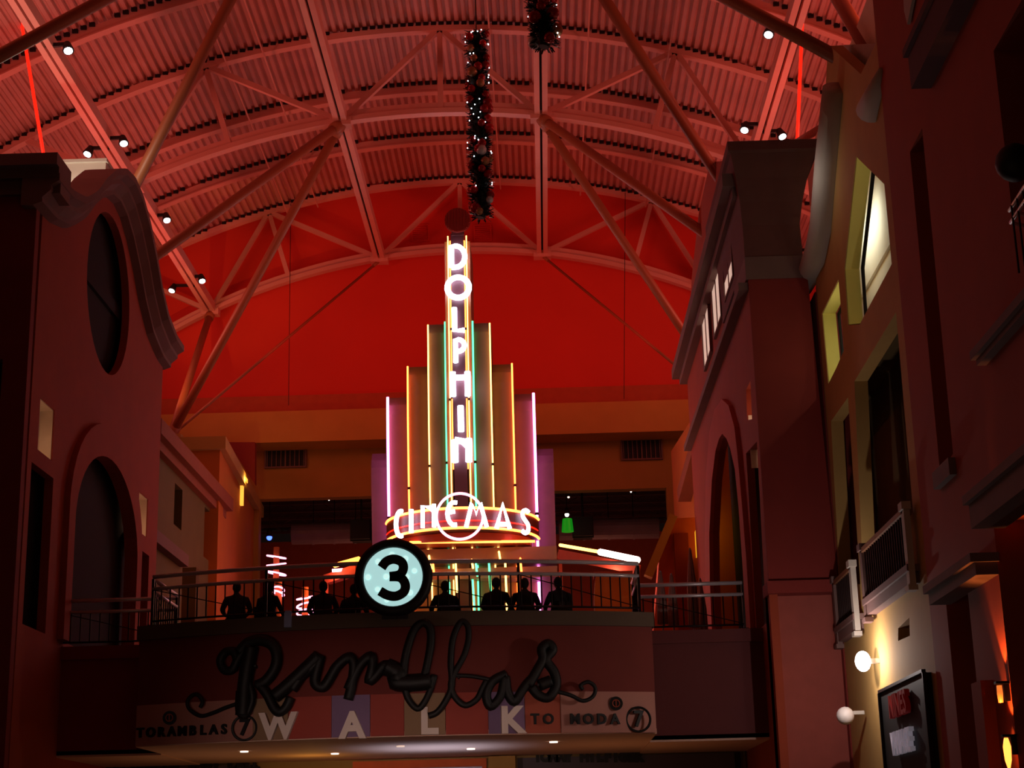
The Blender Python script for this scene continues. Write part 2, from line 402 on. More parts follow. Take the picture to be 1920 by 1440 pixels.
# return face towards the viewer and its flat cornice, roof block behind
wlf = None
bm = bmesh.new(); slab(bm, [(-20, 0), (-12.0, 0), (-12.0, 18), (-20, 18)], [[(-17, 7), (-12.6, 7), (-12.6, 13.2), (-17, 13.2)]], 37.22, 37.5, 'y')
wlf = finish('wall_left', bm, M_dred, kind='structure')
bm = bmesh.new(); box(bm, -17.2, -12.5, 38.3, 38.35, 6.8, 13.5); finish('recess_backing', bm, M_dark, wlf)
bm = bmesh.new()
for z0, z1, pr in ((17.95, 18.25, .62), (17.7, 17.95, .42), (17.35, 17.7, .22)): box(bm, -20, -11.4, 37.3 - pr, 37.9, z0, z1)
finish('cornice', bm, M_cornice, wlf)
bm = bmesh.new(); box(bm, -20, XL - .3, 38, 50.5, 17.2, 17.6); finish('roof_slab', bm, M_dark, wl)
bm = bmesh.new(); zq = ony(160, 300, 46).z; box(bm, -15.2, -12.8, 46, 49.5, 17.6, zq - .1); box(bm, -15.3, -12.75, 45.9, 49.6, zq - .1, zq); tag(finish('roof_block', bm, M_greyc), 'pale plaster block lit between the cornice curves on the left roof', 'block')
light('POINT', (-13.6, 44.6, 19.9), 260, (1, .85, .65), size=.1)
bm = bmesh.new(); box(bm, -20, XL - .02, 50.55, 50.98, 0, 17.3); finish('wall_left', bm, M_redst, kind='structure')
# second row: olive set-back wing with window slots
X2 = -12.5
t0 = onx(305, 822, X2); t1 = onx(412, 945, X2); zt = (t0.z + t1.z) / 2; ya, yb = 51, t1.y
def rectpx(X, x0, y0, x1, y1):   # near-top-left, far-bottom-right
    a = onx(x0, y0, X); b = onx(x1, y1, X); return [(a.y, b.z), (b.y, b.z), (b.y, a.z), (a.y, a.z)]
h1 = rectpx(X2, 328, 905, 340, 995); h2 = rectpx(X2, 384, 950, 401, 1060)
bm = bmesh.new(); slab(bm, [(ya, 0), (yb, 0), (yb, zt), (ya, zt)], [h1, h2], X2, X2 - .6, 'x'); w2 = finish('wall_left', bm, M_olive, kind='structure')
bm = bmesh.new(); box(bm, X2 - .65, X2 - .6, ya, yb, 7, zt); finish('recess_backing', bm, M_dark, w2)
bm = bmesh.new(); box(bm, X2 - .6, X2 + .5, ya, yb + .2, zt - .35, zt + .15); box(bm, X2 - .6, X2 + .25, ya, yb + .1, zt - .65, zt - .35); finish('eave', bm, mat('brown_plaster', (150, 85, 60), .85), w2)
q = onx(292, 1005, X2).z
bm = bmesh.new(); box(bm, X2 - .1, X2 + .3, ya, onx(338, 1040, X2).y, q - .4, q); finish('string_course', bm, M_cornice, w2)
bm = bmesh.new(); box(bm, -20, X2 + .3, 51, yb, zt, zt + .1); finish('roof_slab', bm, M_dark, w2)
# third block: orange pavilion, turned to the hall
A = ony(330, 822, 61.5); A1 = ony(413, 820, 61.5); zt3 = A1.z
B = onz(484, 950, zt3)
bm = bmesh.new()
def prism(bm, base, z0, z1):
    a = [bm.verts.new((x, y, z0)) for x, y in base]; b = [bm.verts.new((x, y, z1)) for x, y in base]
    n = len(base)
    for i in range(n): bm.faces.new((a[i], a[(i + 1) % n], b[(i + 1) % n], b[i]))
    bm.faces.new(a[::-1]); bm.faces.new(b)
prism(bm, [(A.x - 5, 61.5), (A1.x, 61.5), (B.x, B.y), (A.x - 5, B.y)], 0, zt3 - .5)
M_org = mat('orange_stucco', (200, 115, 45), .85, 0, .1, 1.2, .1)
w3 = finish('wall_left', bm, M_org, kind='structure')
bm = bmesh.new(); prism(bm, [(A.x - 5.1, 61.3), (A1.x + .25, 61.3), (B.x + .25, B.y + .1), (A.x - 5, B.y + .1)], zt3 - .5, zt3)
finish('parapet_band', bm, M_ochre, w3)
# triangular dark wing roof behind the pavilion
bm = bmesh.new(); slab(bm, xz(70, (428, 829), (478, 829), (478, 908), (466, 890)), [], 70, 70.4, 'y'); finish('wall_left', bm, M_dred, kind='structure')
# wall light of the pavilion
p = onx(441, 900, -12.0); p = Vector((A1.x + (B.x - A1.x) * .5 + .1, (61.5 + B.y) / 2, ony(441, 905, (61.5 + B.y) / 2).z))
p = ony(444, 905, p.y)
t = thing('wall_lantern', 'glowing T shaped wall lantern on the orange pavilion wall', 'lamp', p)
bm = bmesh.new(); box(bm, p.x - .28, p.x + .05, p.y - .02, p.y + .3, p.z - .05, p.z + .08); ball(bm, p + Vector((-.35, 0, .02)), .22, 10); finish('bracket', local(bm, t), M_iron, t)
M_lant = neon('lantern_glow', (255, 190, 70), 1.1)
bm = bmesh.new(); box(bm, p.x - .1, p.x + .45, p.y - .3, p.y + .1, p.z - .02, p.z + .16); finish('cap', local(bm, t), M_lant, t)
bm = bmesh.new(); box(bm, p.x + .0, p.x + .3, p.y - .2, p.y + .05, p.z - 1.0, p.z - .02); finish('glass', local(bm, t), M_lant, t)
light('POINT', p + Vector((.5, -.6, 0)), 40, (1, .5, .1), size=.1)

# ================================================================== RIGHT TOWER
XR = 5.5
archR = yz(XR, (1342, 1180), (1338, 1090), (1337, 1000), (1342, 900), (1349, 845), (1356, 822), (1362, 813), (1370, 822), (1377, 840), (1386, 880), (1393, 950), (1400, 1050), (1408, 1180))
archO = yz(XR, (1332, 1180), (1328, 1050), (1330, 900), (1337, 810), (1347, 768), (1361, 748), (1374, 760), (1385, 800), (1391, 850), (1400, 950), (1408, 1050), (1416, 1180))
slotR = yz(XR, (1419, 1185), (1437, 1168), (1419, 828), (1399, 850))
nichR = yz(XR, (1401, 788), (1410, 786), (1407, 714), (1399, 730))
outerR = [(39.6, 0), (57, 0), (57, 17.9), (39.6, 17.9)]
bm = bmesh.new(); slab(bm, outerR, [archR, slotR, nichR], XR, XR + .2, 'x'); wr = finish('wall_right', bm, M_redst, kind='structure')
bm = bmesh.new(); slab(bm, archO + archR[::-1], [], XR - .12, XR - .001, 'x'); finish('arch_surround', bm, mat('rose_stucco', (190, 85, 65), .85, 0, .1, 1.2), wr)
bm = bmesh.new(); box(bm, XR + 1.3, XR + 1.35, 40.3, 57, 6, 17.9); finish('recess_backing', bm, M_dark, wr)
bm = bmesh.new(); ya_, yb_ = min(p[0] for p in nichR), max(p[0] for p in nichR); box(bm, XR + .5, XR + .55, ya_, yb_, 11, 13.6); box(bm, XR + .03, XR + .55, yb_ - .03, yb_, 11, 13.4); finish('niche_lining', bm, M_cream, wr)
light('POINT', (XR + .3, (ya_ + yb_) / 2 - .1, 12.3), 5, (1, .62, .45), size=.08)
# clerestory windows under the eave: lit openings
M_lit = mat('lit_plaster', (235, 215, 190), .8)
bm = bmesh.new(); box(bm, XR - .5, XR + .3, 39.5, 57.5, 18.0, 18.35); box(bm, XR - .25, XR + .3, 39.6, 57.3, 17.75, 18.0); finish('eave', bm, M_cornice, wr)
bm = bmesh.new(); slab(bm, yz(XR + .2, (1377, 300), (1331, 304), (1310, 400), (1297, 520), (1292, 610), (1290, 655), (1330, 500)), [], XR + .2, XR + .5, 'x'); finish('parapet', bm, M_redst, wr)
wi = 0
for (a, b) in ((1365, 478), (1344, 554), (1325, 620)):
    wi += 1
    c = onx(a, b, XR - .04); w = thing(f'window_{wi}', '', 'window', c); del w['label']; del w['category']; w['kind'] = 'structure'
    h = 1.5; ww = 1.0
    bm = bmesh.new(); box(bm, XR - .06, XR - .01, c.y - ww, c.y + ww, c.z - h / 1.6, c.z + h / 1.6); finish('pane', local(bm, w), mat('lit_pane', (215, 185, 165), .5, 0, .05, 1, 0, .75), w)
    bm = bmesh.new(); slab(bm, [(c.y - ww - .1, c.z - h / 1.6 - .08), (c.y + ww + .1, c.z - h / 1.6 - .08), (c.y + ww + .1, c.z + h / 1.6 + .08), (c.y - ww - .1, c.z + h / 1.6 + .08)], [[(c.y - ww, c.z - h / 1.6), (c.y + ww, c.z - h / 1.6), (c.y + ww, c.z + h / 1.6), (c.y - ww, c.z + h / 1.6)]], XR - .09, XR - .01, 'x'); box(bm, XR - .08, XR - .02, c.y - .06, c.y + .06, c.z - h / 1.6, c.z + h / 1.6)
    finish('frame', local(bm, w), M_cornice, w)
for zz, pr in ((15.4, .25), (13.6, .0)):
    if pr: 
        bm = bmesh.new(); box(bm, XR - pr, XR, 39.6, 57, zz - .2, zz); finish('string_course', bm, M_cornice, wr)
# tower front
bm = bmesh.new(); box(bm, 7.17, 9.5, 39.62, 50, 0, 15.1); finish('rear_wing', bm, M_dred, wr)
bm = bmesh.new(); slab(bm, [(5.5, 7.7), (7.15, 7.7), (7.0, 15.5), (5.5, 15.5)], [], 39.52, 39.59, 'y'); wf = finish('wall_right', bm, M_dred, kind='structure')
bm = bmesh.new(); slab(bm, [(5.5, 0), (7.35, 0), (7.35, 7.45), (5.5, 7.45)], [], 39.9, 40.4, 'y'); finish('base_panel', bm, mat('coral_stucco', (165, 78, 66), .85), wf)
bm = bmesh.new(); box(bm, 5.45, 7.3, 39.4, 40.3, 7.45, 7.75); finish('shadow_ledge', bm, M_dred, wf)
bm = bmesh.new(); box(bm, 5.44, 6.95, 39.5, 42, 15.45, 16.05); finish('sill_band', bm, M_cornice, wf)
bm = bmesh.new(); box(bm, 5.46, 6.88, 39.54, 44, 16.0, 17.9); finish('attic', bm, M_dark, wf)
bm = bmesh.new(); prev = None        # flared cornice cap
for z, x0, x1, y0 in ((16.06, 5.45, 6.92, 39.52), (16.9, 5.44, 6.9, 39.5), (17.5, 5.4, 7.0, 39.4), (18.1, 5.32, 7.15, 39.25), (18.7, 5.2, 7.38, 39.05), (18.75, 5.12, 7.45, 38.95), (19.0, 5.12, 7.47, 38.95)):
    r = [bm.verts.new(p) for p in ((x0, y0, z), (x1, y0, z), (x1, 45, z), (x0, 45, z))]
    if prev:
        for k in range(4): bm.faces.new((prev[k], prev[(k + 1) % 4], r[(k + 1) % 4], r[k]))
    else: bm.faces.new(r[::-1])
    prev = r
bm.faces.new(prev); finish('flared_cornice', bm, mat('brown_cornice', (105, 62, 55), .8), wf)

# ================================================================== RIGHT YELLOW BUILDING
XY = 7.2
big = yz(XY, (1605, 293), (1583, 505), (1590, 610), (1612, 608), (1672, 495), (1658, 345))
sml = yz(XY, (1572, 524), (1541, 588), (1553, 720), (1568, 690), (1583, 655), (1578, 590))
op1 = yz(XY, (1680, 585), (1602, 715), (1618, 1080), (1640, 1075), (1712, 960))
op2 = yz(XY, (1590, 745), (1558, 790), (1575, 1100), (1613, 1095))
shp = yz(XY, (1743, 1228), (1662, 1300), (1680, 1440), (1762, 1440))
shp = shp[:2] + [(shp[1][0], .2), (shp[0][0], .2)]
nch = yz(XY, (1705, 1158), (1684, 1178), (1684, 1202), (1706, 1192))
low = yz(XY, (1655, 1388), (1612, 1405), (1620, 1500), (1662, 1500)); low = low[:2] + [(low[1][0], .2), (low[0][0], .2)]
og = [(30.4, 0), (39.6, 0)] + yz(XY, (1540, 530), (1548, 300), (1552, 88), (1560, 85), (1614, 139), (1640, 82), (1655, 85))
og = [(30.4, 0), (39.6, 0), (39.6, 15.2)] + yz(XY, (1550, 300), (1554, 90), (1615, 139), (1645, 60))
og = [(30.4, 0), (39.6, 0), (39.6, 15.2)] + yz(XY, (1552, 88), (1556, 86), (1614, 139), (1642, 82)) + [(30.4, 18.6)]
bm = bmesh.new(); slab(bm, og, [big, sml, op1, op2, nch], XY, XY + .3, 'x'); wy = finish('wall_right', bm, M_ochre, kind='structure')
bm = bmesh.new(); box(bm, XY + 1.0, XY + 1.1, 30, 39.6, 4, 12.1); box(bm, XY + .3, XY + 1.1, 30, 39.6, 12.1, 12.2); finish('recess_backing', bm, mat('dark_olive', (95, 75, 40), .9), wy)
# lit rooms behind the two angular openings
def jamb(bmq, pl, X0, X1):
    n = len(pl)
    for i in range(n):
        (a, b), (c, d) = pl[i], pl[(i + 1) % n]
        bmq.faces.new([bmq.verts.new(p) for p in ((X0, a, b), (X0, c, d), (X1, c, d), (X1, a, b))])
def shrink(pl, e):
    cy = sum(p[0] for p in pl) / len(pl); cz = sum(p[1] for p in pl) / len(pl)
    return [(y + (cy - y) * e, z + (cz - z) * e) for y, z in pl]
for pl, nmx in ((big, 4), (sml, 5)):
    w = bpy.data.objects.new(f'window_{nmx}', None); COL.objects.link(w); w['kind'] = 'structure'
    bm = bmesh.new(); jamb(bm, shrink(pl, .012), XY + .02, XY + .34); finish('jamb_lining', bm, M_paleyel, w)
    y0 = min(p[0] for p in pl); y1 = max(p[0] for p in pl); z0 = min(p[1] for p in pl); z1 = max(p[1] for p in pl)
    bm = bmesh.new(); zk = onx(1640, 508, XY + 1.0).z; za, zbb = (zk, 21) if nmx == 4 else (12.25, zk - .02); box(bm, XY + 1.0 + (.0 if nmx == 4 else .06), XY + 1.1, 30.6, 45, za, zbb); finish('room_lining', bm, M_cream, w)
    bm = bmesh.new(); tube(bm, [Vector((XY + .4, a, b)) for a, b in shrink(pl, .05)], .045, 6, closed=True); finish('frame', bm, M_black, w)
    light('POINT', (XY + .55, y0 - .1 if nmx == 4 else y0 + .9, z0 + .6), 40 if nmx == 4 else 14, (1, .93, .72), size=.02)
    if nmx == 4: light('AREA', (XY + .36, 37.2, 15.7), 34, (.88, 1, .9), (XY + 2, 37.2, 15.2), 2.2, 1.2)
bm = bmesh.new(); box(bm, XY + .5, XY + .55, nch[0][0] - .1, nch[1][0] + .1, nch[2][1] - .1, nch[0][1] + .1); finish('niche_lining', bm, M_olive, wy)
# rounded grey mouldings: the tall one beside the window and a short one near the top
bm = bmesh.new()
mp = [Vector((XY - .1, y, z)) for y, z in yz(XY - .1, (1568, 165), (1556, 300), (1546, 420), (1536, 470), (1505, 540))]
tube(bm, mp, [.32, .36, .36, .36, .25], 14); finish('round_moulding', bm, M_greyc, wy, smooth=True)
bm = bmesh.new(); mp = [Vector((XY - .08, y, z)) for y, z in yz(XY - .1, (1650, 130), (1641, 170), (1630, 208))]
tube(bm, mp, [.05, .2, .3], 14); finish('round_moulding', bm, M_greyc, wy, smooth=True)
# lighter roof face behind the notch
bm = bmesh.new(); slab(bm, yz(XY + .5, (1554, 86), (1648, 81), (1648, 170), (1570, 170)), [], XY + .5, XY + .7, 'x'); finish('roof_face', bm, M_greyc, wy)
# balconies
light('POINT', (6.0, 36.0, 16.6), 9, (1, .9, .8), size=.01)  # unseen white lamp added only to pale the tall grey moulding
def balcony(ps, pe, name, lb, dpt=.2):
    a = onx(*ps, XY); b = onx(*pe, XY)
    y0, y1 = min(a.y, b.y), max(a.y, b.y); z = (a.z + b.z) / 2
    t = thing(name, lb, 'balcony', (XY, y0, z), group='balconies of the yellow building')
    bm = bmesh.new(); box(bm, XY - dpt, XY + .1, y0, y1, z - .3, z); box(bm, XY - dpt - .05, XY, y0 - .1, y1 + .1, z - .08, z + .05); finish('slab', local(bm, t), M_cornice, t)
    for i in range(int((y1 - y0) / .22) + 1):
        bm = bmesh.new(); yy = y0 + .05 + i * .22; tube(bm, [(XY - dpt + .05, yy, z), (XY - dpt + .05, yy, z + 1.05)], .03, 6); finish('baluster', local(bm, t), M_iron, t)
    bm = bmesh.new(); box(bm, XY - dpt - .02, XY - dpt + .12, y0, y1, z + 1.05, z + 1.15); finish('top_rail', local(bm, t), mat('brown_rail', (130, 85, 55), .7), t)
    for yy in (y0, y1):
        bm = bmesh.new(); box(bm, XY - dpt - .02, XY - dpt + .1, yy - .12, yy + .12, z - .35, z + 1.1); box(bm, XY - dpt - .06, XY - dpt + .12, yy - .16, yy + .16, z + 1.1, z + 1.25); box(bm, XY - dpt - .06, XY - dpt + .12, yy - .16, yy + .16, z - .45, z - .35); finish('corner_pier', local(bm, t), M_greyc if yy == y0 else M_cornice, t)  # brightly lit look of the near pier put into its paler plaster
balcony((1722, 1055), (1640, 1135), 'balcony', 'larger balcony with dark balusters on the mustard wall beside the red building')
balcony((1618, 1150), (1585, 1185), 'balcony', 'smaller balcony at the far end of the mustard wall above the white lamp')

# shop sign box
t = thing('shop_sign', 'black box sign with red and white raised letters on the mustard wall', 'sign', (XY, shp[0][0], 3.2))
ysg0, ysg1 = shp[0][0], shp[1][0]; zsg = min(shp[0][1], shp[1][1])
bm = bmesh.new(); box(bm, XY - .12, XY + .02, ysg0, ysg1, 2.4, zsg); finish('panel', local(bm, t), M_black, t)
bm = bmesh.new(); box(bm, XY - .18, XY - .1, ysg0 - .06, ysg0, 2.4, zsg); box(bm, XY - .18, XY - .1, ysg1, ysg1 + .06, 2.4, zsg); box(bm, XY - .18, XY - .1, ysg0, ysg1, zsg, zsg + .06); finish('frame', local(bm, t), M_iron, t)
def mtx_x(loc, sx=1, sy=1): return Matrix.Translation(loc) @ Matrix(((0, 0, -1, 0), (-1, 0, 0, 0), (0, 1, 0, 0), (0, 0, 0, 1))) @ Matrix.Diagonal((sx, sy, 1, 1))
yc = (ysg0 + ysg1) / 2
text('letter_row', 'NINES', .62, mat('red_letter', (150, 20, 18), .4, 0, 0, 1, 0, .06), mtx_x((XY - .2, yc, onx(1705, 1322, XY).z), .95), t, .05, .015, 'dark red raised letters')
text('letter_row', 'VARIAGE', .62, mat('white_letter', (215, 205, 220), .4, 0, 0, 1, 0, .12), mtx_x((XY - .2, yc, onx(1712, 1392, XY).z), .72), t, .05, .015, 'white raised letters')

# bright white wall lamp and small camera dome below it
p = onx(1618, 1240, XY - .35)
t = thing('wall_floodlight', 'dazzling white flood lamp on the mustard wall beside the tower', 'lamp', p)
bm = bmesh.new(); box(bm, p.x - .02, p.x + .37, p.y - .05, p.y + .05, p.z - .05, p.z + .05); finish('bracket', local(bm, t), M_greyc, t)
bm = bmesh.new(); ball(bm, p, .17, 16, (1, .8, 1.3)); finish('lamp_head', local(bm, t), neon('white_lamp_glow', (255, 250, 255), 18), t, True)
light('POINT', p + Vector((-.45, -.3, .1)), 130, (1, .85, .8), size=.03)
p = onx(1585, 1342, XY - .5)
t = thing('security_camera', 'white dome camera on the wall below the flood lamp', 'camera', p)
bm = bmesh.new(); ball(bm, p, .2, 16, (1, 1, 1)); finish('dome', local(bm, t), mat('white_plastic', (235, 225, 220), .4), t, True)
bm = bmesh.new(); box(bm, p.x + .05, p.x + .42, p.y - .04, p.y + .04, p.z + .02, p.z + .1); finish('bracket', local(bm, t), M_greyc, t)

# ================================================================== RIGHT RED BUILDING (near)
XN = 7.15
slotN = yz(XN, (1729, 240), (1706, 285), (1763, 890), (1787, 850))
dr1 = yz(XN, (1812, 1085), (1772, 1112), (1790, 1440), (1838, 1440)); dr1 = dr1[:2] + [(dr1[1][0], .1), (dr1[0][0], .1)]
dr2 = [(16, .1), (onx(1862, 976, XN).y, .1), (onx(1862, 976, XN).y, onx(1862, 976, XN).z), (16, onx(1862, 976, XN).z)]
upw = yz(XN, (1925, 250), (1890, 330), (1915, 600), (1925, 640)); upw = [(14, 13.2), (upw[1][0], 13.2), (upw[1][0], 10.4), (14, 10.4)]
bm = bmesh.new(); slab(bm, [(5, 0), (30.4, 0), (30.4, 24), (5, 24)], [slotN, dr1, dr2, upw], XN, XN + .7, 'x'); wn = finish('wall_right', bm, M_redst, kind='structure')
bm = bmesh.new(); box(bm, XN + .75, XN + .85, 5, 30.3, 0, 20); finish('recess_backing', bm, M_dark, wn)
sl = onx(1775, 870, XN)
bm = bmesh.new(); ys_ = sorted((slotN[2][0], slotN[3][0])); box(bm, XN - .12, XN + .1, ys_[0] - .1, ys_[1] + .1, sl.z - .32, sl.z - .02); finish('window_sill', bm, M_cornice, wn)
# cornices / canopies
def ledge(ps, pe, h, pr, m, nm, X=None):
    X = X or XN; a = onx(*ps, X - pr); b = onx(*pe, X - pr); z = (a.z + b.z) / 2
    bm = bmesh.new(); y0, y1 = min(a.y, b.y), max(a.y, b.y)
    box(bm, X - pr, X + .02, y0, y1, z - h, z); box(bm, X - pr - .08, X + .02, y0 - .05, y1 + .05, z - .12, z + .02); return finish(nm, bm, m, wn)
ledge((1740, 1105), (1826, 1035), .32, .35, M_cornice, 'door_canopy')
ledge((1815, 935), (1990, 780), .5, .5, M_cornice, 'door_canopy')
ledge((1828, 655), (1990, 480), .22, .15, M_cornice, 'string_course')
ledge((1697, 50), (1850, -170), .75, .35, mat('violet_brown_plaster', (95, 62, 66), .85), 'cornice')
bm = bmesh.new(); slab(bm, yz(XN - .05, (1694, -60), (1698, 20), (1704, 46), (1713, 0), (1716, -60)), [], XN - .08, XN - .02, 'x'); finish('pale_panel', bm, M_greyc, wn)
# round lamp and balcony rail at the right edge
p = onx(1903, 305, 6.7); t = thing('globe_lamp', 'unlit black globe lamp at the right edge of the frame', 'lamp', p)
bm = bmesh.new(); ball(bm, p, .27, 16); finish('globe', local(bm, t), M_black, t, True)
bm = bmesh.new(); tube(bm, [p, p + Vector((.45, 0, 0))], .04, 8); finish('arm', local(bm, t), M_black, t)
a = onx(1893, 395, 6.75); t = thing('window_guard', 'curved grey railing of the upper window at the right edge', 'railing', a)
for dz in (0, -.18):
    bm = bmesh.new(); tube(bm, [a + Vector((.4, .25, dz)), a + Vector((0, 0, dz)), a + Vector((-.05, -1.5, dz)), a + Vector((0, -4, dz))], .03, 8); finish('rail', local(bm, t), M_chrome, t)
for i in range(14):
    bm = bmesh.new(); tube(bm, [a + Vector((-.03, -.2 - i * .28, 0)), a + Vector((-.03, -.2 - i * .28, -1))], .015, 6); finish('baluster', local(bm, t), M_iron, t)
# sconces
for k, (a, b, lb) in enumerate(((1875, 1300, 'upper slim wall sconce with orange up light on the near red wall'), (1888, 1400, 'lower glowing wall sconce near the bottom right corner'))):
    p = onx(a, b, XN - .15); t = thing('wall_sconce', lb, 'lamp', p)
    bm = bmesh.new(); box(bm, p.x - .06, p.x + .15, p.y - .06, p.y + .06, p.z + .14, p.z + .18); box(bm, p.x + .06, p.x + .15, p.y - .02, p.y + .02, p.z - .12, p.z + .14); finish('cap', local(bm, t), M_iron, t)
    bm = bmesh.new(); tube(bm, [p + Vector((0, 0, dz_)) for dz_ in ((-.14, 0, .12) if k == 0 else (-.36, -.2, 0, .13))], [.035, .045, .04] if k == 0 else [.01, .05, .06, .03], 12); finish('shade', local(bm, t), neon('sconce_glow_%d' % k, (255, 130, 50), .9 if k == 0 else 4), t, True)
    light('SPOT', p + Vector((-.04, 0, .22)), 110, (1, .3, .06), p + Vector((.35, .25, 2)), .02, spot=50)
    light('SPOT', p + Vector((-.04, 0, -.2)), 50 if k else 20, (1, .35, .1), p + Vector((.35, .25, -2)), .02, spot=40)
# pilaster box by the door
bm = bmesh.new(); q = onx(1822, 1282, XN - .2); box(bm, XN - .2, XN, q.y - .55, q.y + .05, 0, q.z); finish('door_pier', bm, M_redst, wn)

# ================================================================== BRIDGE
BX0, BX1 = ony(258, 1300, 38.6).x, ony(1228, 1300, 38.6).x
BC = (BX0 + BX1) / 2; BH = (BX1 - BX0) / 2
def by(x, off=0): return 38.6 - 1.2 * (1 - ((x - BC) / BH) ** 2) + off
def brot(x): return math.atan2(2.4 * (x - BC) / BH ** 2, 1)
def bstrip(bm, x0, x1, z0, z1, off0, off1, n=24):
    prev = None
    for i in range(n + 1):
        x = x0 + (x1 - x0) * i / n
        r = [bm.verts.new(p) for p in ((x, by(x, off0), z0), (x, by(x, off1), z0), (x, by(x, off1), z1), (x, by(x, off0), z1))]
        if prev:
            for k in range(4): bm.faces.new((prev[k], prev[(k + 1) % 4], r[(k + 1) % 4], r[k]))
        else: bm.faces.new(r[::-1])
        prev = r
    bm.faces.new(prev)
ZS0, ZS1 = 4.2, 5.12       # sign band
bridge = thing('footbridge', 'curved footbridge across the hall with dark fascia and coloured sign band', 'bridge', (BC, 38.6, ZS0))
bm = bmesh.new(); bstrip(bm, BX0, BX1, ZS1, 6.62, 0, .3); finish('fascia', local(bm, bridge), mat('maroon_fascia', (120, 42, 34), .8, 0, .12, 1.2), bridge)
bm = bmesh.new(); bstrip(bm, BX0 - .05, BX1 + .05, 6.62, 6.95, -.1, .3); finish('edge_band', local(bm, bridge), mat('olive_grey_band', (95, 75, 60), .8), bridge)
bm = bmesh.new()
n = 24; prev = None
for i in range(n + 1):
    x = BX0 + (BX1 - BX0) * i / n
    r = [bm.verts.new(p) for p in ((x, by(x, .25), 6.6), (x, 44.1, 6.6), (x, 44.1, 6.9), (x, by(x, .25), 6.9))]
    if prev:
        for k in range(4): bm.faces.new((prev[k], prev[(k + 1) % 4], r[(k + 1) % 4], r[k]))
    prev = r
finish('walkway_slab', local(bm, bridge), M_floor, bridge)
bands = [(258, 478, 'tan'), (478, 545, 'olive'), (545, 627, 'red'), (627, 699, 'violet'), (699, 762, 'red'), (762, 838, 'olive'), (838, 917, 'red'), (917, 985, 'violet'), (985, 1052, 'brick'), (1052, 1228, 'tan')]
bc = {'tan': (185, 125, 112), 'olive': (150, 115, 85), 'red': (165, 58, 44), 'violet': (128, 98, 135), 'brick': (178, 82, 58)}
def bx(px): return ony(px, 1345, 37.9).x
for i, (a, b, c) in enumerate(bands):
    x0 = BX0 if i == 0 else bx(a); x1 = BX1 if i == 9 else bx(b)
    bm = bmesh.new(); bstrip(bm, x0, x1 - .01, ZS0, ZS1, -.03 - (.02 if i % 2 else 0), .3, 8)
    finish('sign_panel', local(bm, bridge), mat('sign_' + c, bc[c], .7, 0, .08, 2), bridge, label=c + ' panel of the sign band')
M_soff = mat('soffit_plaster', (225, 185, 165), .8, 0, .05)
bm = bmesh.new(); prev = None
for i in range(n + 1):
    x = BX0 + (BX1 - BX0) * i / n
    r = [bm.verts.new(p) for p in ((x, by(x, .02), ZS0 - .02), (x, 46, ZS0 - .02), (x, 46, ZS0 + .1), (x, by(x, .02), ZS0 + .1))]
    if prev:
        for k in range(4): bm.faces.new((prev[k], prev[(k + 1) % 4], r[(k + 1) % 4], r[k]))
    prev = r
finish('soffit', local(bm, bridge), M_soff, bridge)
for a, b, st in ((458, 1409, 2.0), (628, 1413, 2), (1038, 1391, 3), (883, 1404, 3), (751, 1399, .5)):
    q = onz(a, b, ZS0 - .03); bm = bmesh.new(); bmesh.ops.create_cone(bm, cap_ends=True, segments=20, radius1=.1, radius2=.1, depth=.04, matrix=Matrix.Translation(q))
    finish('downlight', local(bm, bridge), neon('downlight_%g' % st, (255, 225, 200), st), bridge)
# lights under the bridge (shop fronts spill)
light('AREA', (-2.7, 41.6, 2.6), 22, (.6, .7, 1), (-2.7, 41.6, 4.2), 2.4, 2.4).data.spread = math.radians(110)
light('AREA', (-7.8, 42, 1.5), 10, (1, .5, .22), (-7.8, 42, 4.2), 4, 3)
light('AREA', (1.6, 42, 1.5), 10, (1, .42, .15), (1.6, 42, 4.2), 3, 3)
light('POINT', (-6.0, 43.5, 3.4), 14, (1, .5, .08), size=.3)
# sign lettering
M_blk = mat('black_lettering', (11, 6, 6), .6); M_wht = mat('white_lettering', (235, 215, 205), .6, 0, .04, 2, 0, .0)
def bletter(s, px, py, size, m, root, off=-.12, sx=1, ofs=.02, dpt=.03):
    q = ony(px, py, 38.0); q = ony(px, py, by(q.x, off)); return text('letter', s, size, m, mtx(q, brot(q.x), sx), root, dpt, ofs)
def word(s, x0, x1, y0, y1, size, m, label, name='wayfinding_sign', ofs=.01):
    q = ony(x0, y0, 38.2); t = thing(name, label, 'sign', q)
    k = len(s)
    for i, ch in enumerate(s):
        if ch != ' ': bletter(ch, x0 + (x1 - x0) * i / (k - 1), y0 + (y1 - y0) * i / (k - 1), size, m, t, ofs=ofs)
    return t
def disc7(px, py, t):
    q = ony(px, py, 38); y = by(q.x, -.12); q = ony(px, py, y); r = .27
    bm = bmesh.new(); tube(bm, [q + Vector((r * math.cos(a), 0, r * math.sin(a))) for a in [i / 32 * 2 * PI for i in range(32)]], .028, 6, True); finish('ring', local(bm, t), M_blk, t)
    bletter('7', px, py, .5, M_blk, t, ofs=.012)
